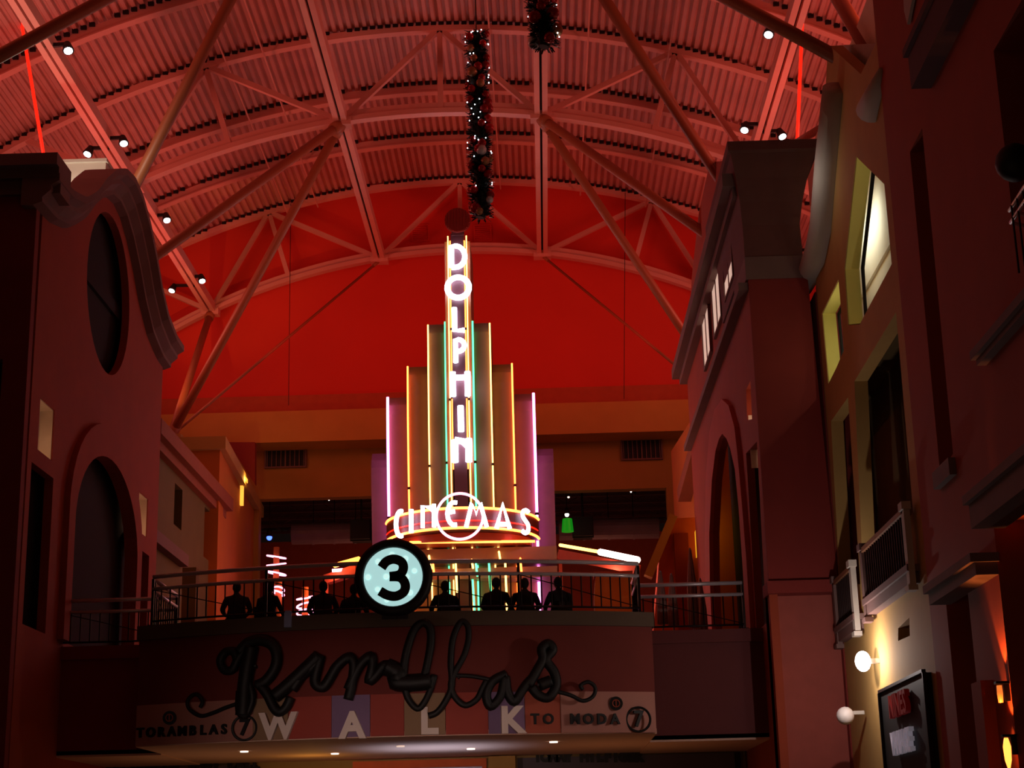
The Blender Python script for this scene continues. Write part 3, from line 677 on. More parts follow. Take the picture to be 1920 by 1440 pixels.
def medallion(px, py, t):
    q = ony(px, py, 38); y = by(q.x, -.1); q = ony(px, py, y)
    bm = bmesh.new(); bmesh.ops.create_cone(bm, cap_ends=True, segments=28, radius1=.155, radius2=.155, depth=.06, matrix=Matrix.Translation(q) @ Matrix.Rotation(PI / 2, 4, 'X')); finish('medallion', local(bm, t), M_blk, t)
    bm = bmesh.new(); tube(bm, [q + Vector((.08 * math.cos(a), -.035, .08 * math.sin(a))) for a in [i / 16 * 2 * PI for i in range(16)]], .012, 5, True); box(bm, q.x - .01, q.x + .01, q.y - .05, q.y - .03, q.z - .07, q.z + .07); finish('medallion_mark', local(bm, t), mat('sign_brick', bc['brick'], .7), t)
t = word('TORAMBLAS', 263, 420, 1375, 1368, .3, M_blk, 'black letters and ringed 7 on the left tan panel of the bridge'); disc7(458, 1365, t); medallion(318, 1346, t)
t = word('TO MODA', 1003, 1153, 1349, 1349, .32, M_blk, 'black letters and ringed 7 on the right tan panel of the bridge'); disc7(1197, 1349, t); medallion(1155, 1319, t)
for ch, px, py in (('W', 522, 1364), ('A', 661, 1362), ('L', 804, 1354), ('K', 959, 1352)):
    q = ony(px, py, 37.6); t = thing('letter_sign', f'big white raised letter {ch} on the bridge sign band', 'letter', q, group='big white letters of the bridge')
    bletter(ch, px, py, .78, M_wht, t, off=-.12, ofs=.035, dpt=.06)

# script lettering (dark channel letters standing off the fascia)
def cA(*p): return [(340 + x / 4.8, 1160 + y / 4.8) for x, y in p]
def cB(*p): return [(720 + x / 4.8, 1160 + y / 4.8) for x, y in p]
strokes = [
    (cA((500, 360), (470, 300), (400, 300), (350, 380), (390, 465), (460, 460), (500, 380), (560, 290), (640, 250)), .075),
    (cA((630, 250), (600, 400), (570, 600), (560, 760), (550, 870)), .13), (cA((600, 560), (640, 700), (610, 820), (560, 880), (515, 820), (520, 650)), .06),
    (cA((520, 300), (600, 220), (720, 195), (820, 240), (860, 340), (840, 450), (760, 560), (680, 600)), .1),
    (cA((690, 580), (770, 680), (830, 800), (880, 840), (940, 800), (985, 710)), .085), (cA((840, 700), (960, 600), (1100, 470), (1240, 335)), .12),
    (cA((1000, 640), (1080, 520), (1200, 420), (1250, 340), (1200, 560), (1270, 620), (1340, 530), (1400, 430), (1500, 350), (1550, 400), (1540, 560), (1500, 730)), .09),
    (cA((1500, 640), (1600, 430), (1700, 340), (1720, 430), (1690, 560), (1760, 500), (1830, 420), (1900, 470), (1960, 600)), .09),
    (cA((1840, 430), (1960, 500)) + cB((100, 570), (250, 580), (420, 560)), .15),
    (cB((170, 560), (190, 350), (260, 120), (340, 40), (410, 80), (420, 220), (380, 450), (330, 620)), .07),
    (cB((180, 560), (210, 710), (300, 810), (370, 740), (430, 600), (450, 520), (420, 560)), .055),
    (cB((400, 875), (480, 840), (560, 730), (610, 600), (600, 400), (620, 180), (690, 30), (750, 60), (760, 180), (720, 330), (640, 480), (600, 600), (640, 710), (730, 780), (830, 730), (880, 640), (920, 560)), .055),
    (cB((1100, 500), (980, 560), (920, 680), (960, 790), (1050, 690), (1090, 520), (1110, 660), (1170, 750), (1240, 650), (1290, 580), (1330, 540)), .08),
    (cB((600, 510), (800, 520), (1000, 560)), .035), (cB((1300, 600), (1380, 460), (1430, 360), (1420, 270), (1480, 225), (1520, 280), (1460, 370), (1530, 480), (1550, 600), (1480, 710), (1390, 690), (1330, 620)), .085),
    (cB((1400, 600), (1500, 560)), .1), (cB((1530, 650), (1680, 690), (1790, 740), (1880, 700), (1900, 620), (1840, 570), (1770, 600), (1790, 640)), .035),
    (cA((520, 760), (400, 800), (280, 850), (170, 875), (70, 810), (60, 730), (130, 680), (190, 740), (170, 800)), .035)]
t = thing('script_sign', 'large black cursive Ramblas lettering on the dark bridge fascia', 'sign', ony(740, 1250, 37.1))
for pts, r in strokes:
    pp = []
    for a, b in catmull(pts, 5):
        q = ony(a, b, 37.8); pp.append(ony(a, b, by(q.x, -.28)))
    bm = bmesh.new(); tube(bm, pp, r * 1.3, 8); finish('stroke', local(bm, t), M_blk, t, True)
for a, b in ((480, 1250), (640, 1250), (760, 1280), (860, 1270), (1010, 1285)):
    q = ony(a, b, 37.8); y = by(q.x); q = ony(a, b, y - .15); bm = bmesh.new(); tube(bm, [Vector((q.x, y - .3, q.z)), Vector((q.x, y + .05, q.z))], .03, 6); finish('standoff', local(bm, t), M_blk, t)

# ---- landings either side (set back) and under-landing walls
zl = 6.85
for x0, x1, nm in ((-12.0, BX0, 'wall_left'), (BX1, 5.5, 'wall_right')):
    bm = bmesh.new(); box(bm, x0, x1, 41.2, 44.1, zl - .3, zl); box(bm, x0, x1, 41.2, 41.6, 4.2, zl - .3); box(bm, x0, x1, 41.1, 41.6, zl - .32, zl)
    finish('landing', bm, mat('plum_stucco', (110, 52, 52), .85, 0, .12, 1.2) if x0 > 0 else M_dred, kind='structure')
    bm = bmesh.new(); box(bm, x0, x1, 41.2, 46, 4.15, 4.3); finish('soffit', bm, M_soff, kind='structure')
for xe in (BX0, BX1):
    bm = bmesh.new(); s = 1 if xe < 0 else -1; box(bm, xe + .0 * s, xe + .25 * s, 38.9, 41.2, 4.2, 6.9); finish('end_wall', local(bm, bridge), M_dred, bridge)

# ---- railings
def railing(name, label, pts, zf, group, lean=0):
    t = thing(name, label, 'railing', Vector((pts[0][0], pts[0][1], zf)), group=group)
    P = [Vector((x, y, 0)) for x, y in pts]
    def at(z): return [p + Vector((0, 0, z)) for p in P]
    for nm, z, r, m in (('handrail', zf + 1.17, .05, M_chrome), ('middle_rail', zf + .88, .045, M_chrome), ('bottom_rail', zf + .12, .025, M_iron)):
        bm = bmesh.new(); tube(bm, at(z), r, 8); finish(nm, local(bm, t), m, t, True)
    L = [0]
    for a, b in zip(P, P[1:]): L.append(L[-1] + (b - a).length)
    def pos(s):
        for i in range(len(P) - 1):
            if s <= L[i + 1] + 1e-6:
                return P[i].lerp(P[i + 1], (s - L[i]) / (L[i + 1] - L[i]))
        return P[-1]
    nb = max(2, int(L[-1] / .235)); npost = max(1, round(L[-1] / 3.0))
    me = None
    for i in range(nb + 1):
        q = pos(L[-1] * i / nb)
        if me is None:
            bm = bmesh.new(); tube(bm, [(0, 0, .12), (0, 0, .88)], .018, 5); o = finish('baluster', bm, M_iron, t); me = o.data
        else:
            o = bpy.data.objects.new('baluster', me); COL.objects.link(o); o.parent = t
        o.location = q + Vector((0, 0, zf)) - t.location
    for i in range(npost + 1):
        q = pos(L[-1] * i / npost) + Vector((0, 0, zf)); bm = bmesh.new(); box(bm, q.x - .03, q.x + .03, q.y - .03, q.y + .03, q.z, q.z + 1.12); box(bm, q.x - .09, q.x + .09, q.y - .09, q.y + .09, q.z, q.z + .03)
        finish('post', local(bm, t), M_iron, t)
        if i < npost:      # bracing wire across the bay, bowed
            a = pos(L[-1] * i / npost) + Vector((0, -.03, zf + .86)); b = pos(L[-1] * (i + 1) / npost) + Vector((0, -.03, zf + .14))
            bm = bmesh.new(); tube(bm, [a.lerp(b, f) for f in (0, .25, .5, .75, 1)], .012, 5); finish('bracing_wire', local(bm, t), M_iron, t)
    return t
xs = [ony(287, 1100, 38.6).x + i / 24 * (ony(1197, 1080, 38.6).x - ony(287, 1100, 38.6).x) for i in range(25)]
railing('bridge_railing', 'long bowed steel railing with dark balusters along the footbridge edge', [(x, by(x, .12)) for x in xs], 6.95, 'railings')
x0 = ony(115, 1130, 41.2).x
railing('landing_railing', 'short steel railing of the left landing in front of the arched wall', [(x0, 41.3), (xs[0], 41.3)], 6.85, 'railings')
x1 = ony(1392, 1090, 41.2).x
railing('landing_railing', 'short steel railing of the right landing before the red tower', [(xs[-1], 41.3), (x1, 41.3)], 6.85, 'railings')
railing('return_railing', 'railing turning back from the left end of the footbridge', [(xs[0], 38.8), (xs[0], 41.2)], 6.9, 'railings')
railing('return_railing', 'railing turning back from the right end of the footbridge', [(xs[-1], 38.8), (xs[-1], 41.2)], 6.9, 'railings')

# ---- shop fronts below the bridge
M_slate = mat('slate_shopfront', (92, 80, 92), .6)
sf = []
for a, b, m, nm in ((970, 1388, M_slate, 'storefront'), (135, 480, M_slate, 'storefront')):
    x0, x1 = max(-11.9, ony(a, 1425, 46).x), ony(b, 1425, 46).x
    t = thing(nm, 'slate grey shop front under the bridge on the %s' % ('right' if a > 500 else 'left'), 'shopfront', (x0, 46, 0))
    bm = bmesh.new(); box(bm, x0, x1, 46, 46.3, 2.9, 4.12); finish('fascia_board', local(bm, t), m, t)
    bm = bmesh.new(); box(bm, x0, x0 + .15, 45.95, 46.3, 0, 4.12); finish('jamb', local(bm, t), M_iron, t); bm = bmesh.new(); box(bm, x1 - .15, x1, 45.95, 46.3, 0, 4.12); finish('jamb', local(bm, t), M_iron, t)
    bm = bmesh.new(); box(bm, x0, x1, 46.1, 46.2, 0, 2.9); finish('shop_glass', local(bm, t), mat('shop_glass', (60, 60, 75), .15), t)
    sf.append(t)
def row(s, x0, x1, py, size, t):
    for i, ch in enumerate(s):
        if ch != ' ': text('letter', ch, size, M_blk, mtx(ony(x0 + (x1 - x0) * i / (len(s) - 1), py, 45.93)), t, .04, .03)
row('TOMMY HILFIGER', 1008, 1198, 1420, .34, sf[0])
row('NEIMAN MARCUS LAST CALL', 150, 480, 1434, .34, sf[1])
bm = bmesh.new(); box(bm, -14, 7, 46.4, 46.7, 0, 6.6); finish('wall_back', bm, M_ochre, kind='structure')
x0, x1 = ony(662, 1420, 45.8).x, ony(912, 1420, 45.8).x
t = thing('doorway_portal', 'orange framed bright doorway under the middle of the bridge', 'doorway', (x0, 45.8, 0))
M_orf = mat('orange_frame', (230, 100, 30), .6)
bm = bmesh.new(); box(bm, x0, x1, 45.7, 46.1, 3.92, 4.12); box(bm, x0, x0 + .12, 45.7, 46.1, 0, 3.92); box(bm, x1 - .12, x1, 45.7, 46.1, 0, 3.92); finish('frame', local(bm, t), M_orf, t)
bm = bmesh.new(); box(bm, x0 + .12, x1 - .12, 46.0, 46.1, 0, 3.92); finish('glazing', local(bm, t), mat('lit_glazing', (150, 130, 150), .3, 0, .1, 1, 0, .15), t)
x0, x1 = ony(916, 1420, 45.5).x, ony(966, 1420, 45.5).x
bm = bmesh.new(); box(bm, x0, x1, 45.4, 46.2, 0, 4.15); box(bm, x0 - .05, x1 + .05, 45.35, 46.2, 0, .2); tag(finish('square_column', bm, M_ochre), 'mustard square column under the bridge beside the doorway', 'column')

# ================================================================== THE "3" DISC
q = ony(738, 1083, 37.0); t = thing('round_sign', 'round black rimmed light box with a black 3 in front of the railing', 'sign', q)
pc = ony(736, 1085, 37.0); R1 = .885; R0 = .665
bm = bmesh.new()
prof = [(R0, -.12), (R0 + .03, -.2), (R1 - .08, -.2), (R1 - .02, -.14), (R1, 0), (R1 - .02, .2), (R1 - .1, .28), (0.01, .3)]
prev = None; rings = []
for u, v in prof: rings.append([bm.verts.new((q.x + u * math.cos(a), q.y + v, q.z + u * math.sin(a))) for a in [i / 48 * 2 * PI for i in range(48)]])
for A, B in zip(rings, rings[1:]):
    for k in range(48): bm.faces.new((A[k], A[(k + 1) % 48], B[(k + 1) % 48], B[k]))
finish('rim', local(bm, t), M_black, t, True)
bm = bmesh.new(); bmesh.ops.create_cone(bm, cap_ends=True, segments=48, radius1=R0 + .01, radius2=R0 + .01, depth=.04, matrix=Matrix.Translation(q + Vector((0, -.1, 0))) @ Matrix.Rotation(PI / 2, 4, 'X'))
finish('light_panel', local(bm, t), neon('cyan_white_panel', (172, 216, 214), .95), t)
for a, b, r in ((735, 1040, 5), (760, 1047, 5), (709, 1053, 5), (777, 1070, 4.5), (762, 1081, 5), (690, 1082, 5), (724, 1081, 5), (708, 1105, 4.5), (769, 1111, 5), (725, 1125, 4)):
    p = ony(a, b, 36.87); bm = bmesh.new(); bmesh.ops.create_cone(bm, cap_ends=True, segments=16, radius1=r * .012, radius2=r * .012, depth=.02, matrix=Matrix.Translation(p) @ Matrix.Rotation(PI / 2, 4, 'X'))
    finish('bulb_spot', local(bm, t), neon('bulb_spot', (205, 245, 238), 1.0), t)
k = 37 / FPX * 1.03
three = catmull([(-21, 19), (-12, 30), (2, 34), (16, 28), (19, 16), (12, 5), (-6, 2)], 6)
three2 = catmull([(-6, 2), (13, 0), (22, -12), (20, -26), (6, -34), (-10, -32), (-24, -24)], 6)
bm = bmesh.new()
fn = lambda u, v, d: (q.x + (u + 0) * k, d, q.z + (v - 2) * k)
for s in (three, three2): ribbon(bm, s, 17, q.y - .17, q.y - .13, fn)
finish('numeral_three', local(bm, t), M_black, t)
bm = bmesh.new(); box(bm, q.x - .06, q.x + .06, q.y + .15, q.y + .55, q.z - .9, q.z - .2); box(bm, q.x - .3, q.x + .3, q.y + .3, q.y + .42, q.z - .9, q.z - .75); finish('bracket', local(bm, t), M_iron, t)

# ================================================================== NEON SIGN TOWER
YS = 62.0
SC = ony(863, 820, YS).x
def zpy(py, Y=YS): return ony(865, py, Y).z
zm = zpy(760); ZF = 6.95
def prof_y(z):                       # the sail profile of the strips
    if z < zm: return 1.9 * ((zm - z) / (zm - ZF)) ** 1.6
    return .02 * (z - zm) ** 1.2
px2m = 62 / FPX * 1.02
half = [20 * px2m, 61 * px2m, 102 * px2m, 142 * px2m, 176 * px2m]
tops = [zpy(438), zpy(594), zpy(670), zpy(724), zpy(826)]
tower = thing('neon_tower_sign', 'tall stepped cinema sign tower outlined in coloured neon', 'sign', (SC, YS + 2, ZF))
def strip(x0, x1, ztop, off, m, name, lab=None, tw=3.0):
    bm = bmesh.new(); prev = None; n = 30
    zs_ = [ZF + (ztop - ZF) * i / n for i in range(n + 1)]
    for i, z in enumerate(zs_):
        y = YS + off + prof_y(z) + (.5 * max(0, (z - ztop + .8) / .8) ** 2 if name == 'stepped_panel' else 0)
        r = [bm.verts.new(p) for p in ((x0, y, z), (x1, y, z), (x1, YS + tw, z), (x0, YS + tw, z))]
        if prev:
            for k in range(4): bm.faces.new((prev[k], prev[(k + 1) % 4], r[(k + 1) % 4], r[k]))
        else: bm.faces.new(r[::-1])
        prev = r
    bm.faces.new(prev); return finish(name, local(bm, tower), m, tower, label=lab)
M_outer = mat('lilac_panel', (125, 100, 95), .5, .1)
for i in range(1, 5):
    for s in (-1, 1):
        a, b = SC + s * half[i - 1], SC + s * half[i]
        strip(min(a, b), max(a, b), tops[i], .3 * i, M_outer if i == 4 else M_panel, 'stepped_panel')
strip(SC - half[0] * .62, SC + half[0] * .62, tops[0], -.25, M_pylon, 'pylon')
for s in (-1, 1): strip(SC + s * half[0] - .1, SC + s * half[0] + .1, tops[0] - .3, -.12, M_panel, 'pylon_flange')
N = {'violet': neon('neon_violet', (255, 120, 225), 8), 'orange': neon('neon_orange', (255, 105, 42), 10), 'yellow': neon('neon_yellow', (255, 185, 88), 7), 'green': neon('neon_green', (80, 235, 150), 3.2), 'red': neon('neon_red', (255, 25, 10), 2.2), 'white': neon('neon_white', (225, 225, 255), 7), 'pink': neon('neon_pink', (255, 150, 190), 3.5)}
def neontube(x, z0, z1, off, c, r=.045, name='neon_tube'):
    n = 30; pts = [Vector((x, YS + off + prof_y(z0 + (z1 - z0) * i / n), z0 + (z1 - z0) * i / n)) for i in range(n + 1)]
    bm = bmesh.new(); tube(bm, pts, r, 8); o = finish(name, local(bm, tower), N[c], tower, True, label=c + ' neon tube')
    for f in (.3, .62):
        p = pts[int(f * n)]; bm = bmesh.new(); tube(bm, [p - Vector((0, 0, .05)), p + Vector((0, 0, .05))], r + .02, 8); finish('tube_joint', local(bm, tower), M_iron, tower)
zb = ZF + .2
for s in (-1, 1):
    neontube(SC + s * (half[3] - .02), zb, tops[3] - .15, .9 - .14, 'violet', .052)
    neontube(SC + s * (half[2] - .02), zb + .9, tops[2] - .15, .6 - .12, 'orange', .034)
    neontube(SC + s * (half[1] - .02), zb + .4, tops[1] - .2, .3 - .1, 'yellow', .028)
    neontube(SC + s * (half[0] + .14), zb + .5, tops[1] - .1, .18, 'green', .034)
    neontube(SC + s * (half[0] - .04), zb + 1.2, tops[0] - .1, -.22, 'yellow', .024)
    neontube(SC + s * (half[0] * .62 + .03), zpy(880), tops[0] - .3, -.2, 'orange', .022)
# top disc
p = ony(858, 414, YS - .1); bm = bmesh.new(); bmesh.ops.create_cone(bm, cap_ends=True, segments=36, radius1=.52, radius2=.52, depth=.2, matrix=Matrix.Translation(p) @ Matrix.Rotation(PI / 2, 4, 'X')); finish('finial_disc', local(bm, tower), mat('maroon_disc', (120, 30, 25), .6), tower)
bm = bmesh.new()
for i in range(-8, 9):
    x = i * .06; h = math.sqrt(max(.0, .5 ** 2 - x * x)); box(bm, p.x + x - .014, p.x + x + .014, p.y - .15, p.y - .1, p.z - h, p.z + h)
finish('disc_rods', local(bm, tower), mat('maroon_rods', (150, 45, 35), .5), tower, kind='stuff')
bm = bmesh.new(); box(bm, p.x - .25, p.x + .25, p.y, p.y + .2, tops[0] - .1, p.z - .4); finish('finial_neck', local(bm, tower), M_pylon, tower)
# white letters down the pylon
def A_(*a, **k): return arcpts(*a, **k)
GL = {'D': [[(-13, -22), (-13, 22), (-6, 22)] + A_(-5, 0, 18, 90, -90, 14, ry=22) + [(-13, -22)]],
      'O': [A_(0, 0, 21, 0, 360, 28)], 'L': [[(-8, 24), (-8, -22), (11, -22)]],
      'P': [[(-8, -24), (-8, 22), (-2, 22)] + A_(-3, 10, 12, 90, -90, 10) + [(-6, -2)]],
      'H': [[(-14, 24), (-14, -24)], [(14, 24), (14, -24)], [(-14, 13), (14, 13)]], 'I': [[(0, 25), (0, -25)]],
      'N': [[(-13, -23), (-13, 20)], [(-13, 20), (2, 17), (13, 6)], [(13, 22), (13, -23)]]}
def channel(gl, P, kx, rad, root, m, name='letter', rot=0):
    for ch, strokes_ in ((None, gl),):
        bm = bmesh.new()
        for s in strokes_:
            tube(bm, [Vector(P) + Vector((u * kx * math.cos(rot), u * kx * math.sin(rot), v * kx)) for u, v in s], rad, 8)
        return finish(name, local(bm, root), m, root, True)
for ch, px, py, r in (('D', 859, 481, .105), ('O', 859, 539, .115), ('L', 860, 599, .105), ('P', 862, 657, .1), ('H', 863, 720, .115), ('I', 864, 785, .12), ('N', 866, 844, .13)):
    pz = ony(px, py, YS).z; P = ony(px, py, YS - .42 + prof_y(pz)); channel(GL[ch], P, px2m, r, tower, N['white'])
# marquee drum
ZM0, ZM1 = ony(863, 991, 60).z, ony(863, 952, 60).z
def my(x): return 62.9 - 2.9 * math.sqrt(max(0, 1 - ((x - SC) / 2.95) ** 2))
mq = [SC - 2.95 * math.cos(PI * i / 36) for i in range(37)]
bm = bmesh.new(); slab(bm, [(x, my(x)) for x in mq], [], ZM0, ZM1, 'z'); finish('marquee_drum', local(bm, tower), mat('maroon_marquee', (85, 32, 28), .5), tower)
bm = bmesh.new(); slab(bm, [(SC - 2.7 * math.cos(PI * i / 24), 62.9 - 2.1 * math.sin(PI * i / 24)) for i in range(25)], [], ZM0 - .28, ZM0, 'z'); finish('marquee_soffit', local(bm, tower), mat('orange_soffit', (150, 60, 30), .5), tower)
for z in (ZM0 + .02, ZM1 - .02):
    bm = bmesh.new(); tube(bm, [Vector((x, my(x) - .06, z)) for x in mq[1:-1]], .05, 8); finish('neon_tube', local(bm, tower), N['orange'], tower, True, label='orange neon tube')
for pyy in (1016,):
    a, b = ony(768, pyy + 1, 61.2), ony(1003, pyy - 1, 61.2); bm = bmesh.new(); tube(bm, [a, b], .05, 8); finish('neon_tube', local(bm, tower), N['orange'], tower, True, label='orange neon tube')
bm = bmesh.new(); tube(bm, [Vector((x, my(x) - .05, (ZM0 + ZM1) / 2 - .1)) for x in mq[2:-2]], .025, 6); finish('neon_tube', local(bm, tower), N['red'], tower, True, label='red neon tube')
p = ony(862, 968, 59.7); bm = bmesh.new(); tube(bm, [p + Vector((.86 * math.cos(a), 0, .86 * math.sin(a))) for a in [i / 48 * 2 * PI for i in range(48)]], .05, 8, True); finish('neon_ring', local(bm, tower), N['pink'], tower, True)
GC = {'C': [A_(2, 0, 11, 75, 285, 14, ry=24)], 'I': [[(0, 22), (0, -22)]], 'N': [[(-11, -21), (-11, 20), (4, 16), (11, 8)], [(11, 22), (11, -21)]],
      'E': [A_(4, 0, 12, 90, 270, 12, ry=21) , [(4, 21), (10, 20)], [(4, -21), (9, -21)], [(-8, 2), (6, 4)]],
      'M': [[(-19, -22), (-8, 22), (0, 2), (8, 22), (19, -22)]], 'A': [[(-13, -22), (0, 24), (13, -22)], [(-9, -14), (9, -14)]],
      'S': [[(8, 18), (2, 22), (-5, 18), (-5, 9), (0, 2), (6, -6), (6, -16), (0, -22), (-8, -18)]]}
for ch, px, py, r in (('C', 750, 982, .085), ('I', 771, 977, .085), ('N', 803, 968, .08), ('E', 847, 963, .08), ('M', 893, 966, .08), ('A', 943, 969, .085), ('S', 985, 978, .08)):
    q = ony(px, py, 60.5); y = my(q.x) - .22; P = ony(px, py, y)
    channel([catmull(s, 3) if ch in 'S' else s for s in GC[ch]], P, px2m * .98, r, tower, N['white'], rot=math.atan2(my(q.x + .05) - my(q.x - .05), .1) * .6)
# neon fan below the marquee
for px, c, y0, y1 in ((805, 'yellow', 1030, 1062), (812, 'orange', 1040, 1078), (855, 'yellow', 1030, 1110), (885, 'yellow', 1040, 1065), (893, 'green', 1045, 1080), (888, 'green', 1085, 1150), (918, 'green', 1040, 1110), (936, 'yellow', 1025, 1050), (949, 'yellow', 1050, 1145), (976, 'orange', 1030, 1075)):
    a, b = ony(px - 2, y0, 62.6), ony(px + 2, y1, 61.6); bm = bmesh.new(); tube(bm, [a, b], .04, 6); finish('neon_tube', local(bm, tower), N[c], tower, True, label=c + ' neon tube')
bm = bmesh.new(); prof_ = [(3.2, ZM0 - .5), (3.3, ZM0 - .8), (3.4, ZM0 - 1.3)]
for z0, z1, y in ((ZM0 - .9, ZM0 - .35, 62.2), (ZM0 - 1.5, ZM0 - 1.1, 62.3)): box(bm, SC - 3.0, SC + 3.6, y, 63.6, z0, z1)
finish('entrance_lintel', local(bm, tower), M_outer, tower)

# ================================================================== FOOD HALL DETAILS
def strip_light(a, b, Y0, Y1, r, c, lb):
    bm = bmesh.new(); tube(bm, [ony(*a, Y0), ony(*b, Y1)], r, 8); return tag(finish('neon_strip', bm, c, smooth=True), lb, 'neon light')
strip_light((1050, 1022), (1125, 1035), 62, 60, .06, neon('strip_amber', (255, 170, 80), 6), 'thin amber neon strip right of the sign tower')
strip_light((1125, 1035), (1196, 1050), 60, 58, .12, neon('strip_white', (255, 225, 205), 7), 'thick white neon strip sloping down towards the tower')
strip_light((628, 1060), (672, 1048), 60, 58, .09, neon('strip_orange', (255, 140, 50), 6), 'orange neon strip left of the round 3 sign')
strip_light((623, 1070), (650, 1068), 60, 60, .06, neon('strip_pink', (255, 170, 190), 6), 'short pink neon strip left of the round 3 sign')
light('POINT', ony(1150, 1075, 58.5), 90, (1, .4, .3), size=.4); light('POINT', ony(610, 1080, 60), 60, (1, .3, .15), size=.4)
light('POINT', (-8, 80, 11), 150, (1, .35, .2), size=.5); light('POINT', (3, 80, 11), 110, (1, .35, .2), size=.5)
# canopy fascia carrying the strips
for a, b, c, lb in (((1050, 1030), (1196, 1058), 60, 'rust canopy fascia under the white neon strip'), ((612, 1078), (672, 1058), 61, 'rust canopy fascia left of the round sign')):
    A = ony(*a, c); B = ony(*b, c - 2); bm = bmesh.new(); bar(bm, A - Vector((0, -.2, .15)), B - Vector((0, -.2, .15)), .3, .35); bar(bm, (A.x, A.y + .1, ZF), A + Vector((0, .1, 0)), .12); bar(bm, (B.x, B.y + .1, ZF), B + Vector((0, .1, 0)), .12)
    tag(finish('canopy_beam', bm, M_far), lb, 'canopy')
# blue and green lamps, ceiling spots
def lamp(name, px, py, Y, r, col, st, lb, body=True, tilt=(0, 0, 1)):
    p = ony(px, py, Y); t = thing(name, lb, 'lamp', p); bm = bmesh.new(); ball(bm, p, r, 12); finish('bulb', local(bm, t), neon(name + '_%d' % px, col, st), t, True)
    d = Vector(tilt).normalized()
    bm = bmesh.new(); tube(bm, [p + d * r * .4, p + d * r * 3.2], [r * 1.25, r * .8], 12); finish('housing', local(bm, t), M_iron, t, True)
    e = p + d * r * 3
    bm = bmesh.new(); tube(bm, [e, Vector((e.x, e.y, zc + .85))], .02, 5); finish('stem', local(bm, t), M_iron, t)
    return t
lamp('blue_lamp', 505, 1008, 74.5, .13, (60, 90, 255), 5, 'small blue lamp in the dark hall left of the sign')
t = lamp('green_lamp', 1063, 965, 74.5, .1, (255, 250, 230), 6, 'white bulb above a green shade right of the sign')
p = ony(1064, 985, 74.5); bm = bmesh.new(); tube(bm, [p + Vector((0, 0, -.3)), p + Vector((0, 0, .3))], [.28, .22], 14); finish('green_shade', local(bm, t), neon('green_shade', (20, 170, 30), .45), t)
lamp('hall_spotlight', 616, 936, 74, .07, (255, 240, 225), 6, 'small white spot under the dark ceiling left of the sign', tilt=(-.8, 0, -.5))
lamp('hall_spotlight', 1184, 921, 74, .07, (255, 240, 225), 6, 'small white spot near the right end of the dark ceiling', tilt=(.8, 0, -.5))
lamp('hall_spotlight', 1066, 932, 75, .05, (255, 225, 200), 4, 'tiny twin spot right beside the sign tower', tilt=(0, 0, 1))
# pink neon spiral pillar and stacked neon bars
def rings(px, rows, w, Y, lb):
    p = ony(px, rows[0], Y); t = thing('neon_pillar', lb, 'neon light', Vector((p.x, p.y, ZF)))
    bm = bmesh.new(); tube(bm, [(p.x, p.y + .3, ZF), (p.x, p.y + .3, p.z + .4)], .12, 12); finish('pillar', local(bm, t), M_org, t, True)
    for r in rows:
        q = ony(px, r, Y); bm = bmesh.new(); tube(bm, [Vector((q.x + w * math.cos(a), q.y + .3 + w * math.sin(a), q.z + .08 * math.sin(a + r))) for a in [i / 20 * 2 * PI for i in range(20)]], .035, 6, True); finish('neon_loop', local(bm, t), N['pink'], t, True)
rings(516, (1042, 1056, 1073), .38, 66, 'orange pillar wrapped in pink neon loops on the left')
rings(520, (1103, 1110), .2, 60, 'short post with small pink neon loops behind the left railing')
rings(570, (1119, 1133, 1146), .3, 60, 'low post with stacked pink neon loops left of the round sign')
# orange kiosk behind right railing
p = ony(1147, 1130, 50); t = thing('orange_kiosk', 'flat orange six-sided kiosk behind the right end of the railing', 'kiosk', Vector((p.x, 50, ZF)))
bm = bmesh.new(); P6 = xz(50, (1117, 1080), (1183, 1080), (1186, 1120), (1175, 1190), (1122, 1190), (1114, 1120)); slab(bm, [(x, ZF if i_ in (3, 4) else z) for i_, (x, z) in enumerate(P6)], [], 50, 50.8, 'y'); finish('body', local(bm, t), M_org, t)
bm = bmesh.new(); x0_, x1_ = P6[0][0], P6[1][0]; box(bm, x0_ - .05, x1_ + .05, 49.9, 50.9, P6[0][1], P6[0][1] + .12); finish('counter_top', local(bm, t), M_far, t)
light('POINT', (p.x, 48.3, ZF + 2), 14, (1, .3, .12), size=.3)
# gabled pavilions at right behind the landing
bm = bmesh.new(); slab(bm, xz(58, (1225, 1190), (1240, 1000), (1262, 972), (1305, 970), (1325, 1190)), [], 58, 59, 'y'); wq = finish('wall_right', bm, M_far, kind='structure')
bm = bmesh.new(); a = ony(1215, 1082, 57.8); b = ony(1262, 968, 57.8); bar(bm, a, b, .5, .3); finish('raking_trim', bm, M_ochre, wq)
bm = bmesh.new(); box(bm, ony(1268, 1100, 57.9).x, ony(1295, 1100, 57.9).x, 57.8, 58, ZF, ony(1280, 1000, 57.9).z); finish('pier', bm, M_dred, wq)
A = ony(1318, 770, 64); 
bm = bmesh.new(); pr_ = [(ony(1262, 918, 66).x, 66), (ony(1330, 918, 58).x, 58), (9, 58), (9, 66)]; prism(bm, pr_, 0, ony(1320, 775, 60).z); wq2 = finish('wall_right', bm, M_org, kind='structure')
bm = bmesh.new(); a = ony(1285, 930, 62); b = ony(1322, 800, 57); bar(bm, a, b, .6, .5); finish('raking_trim', bm, mat('brown_plaster', (150, 85, 60), .85), wq2)
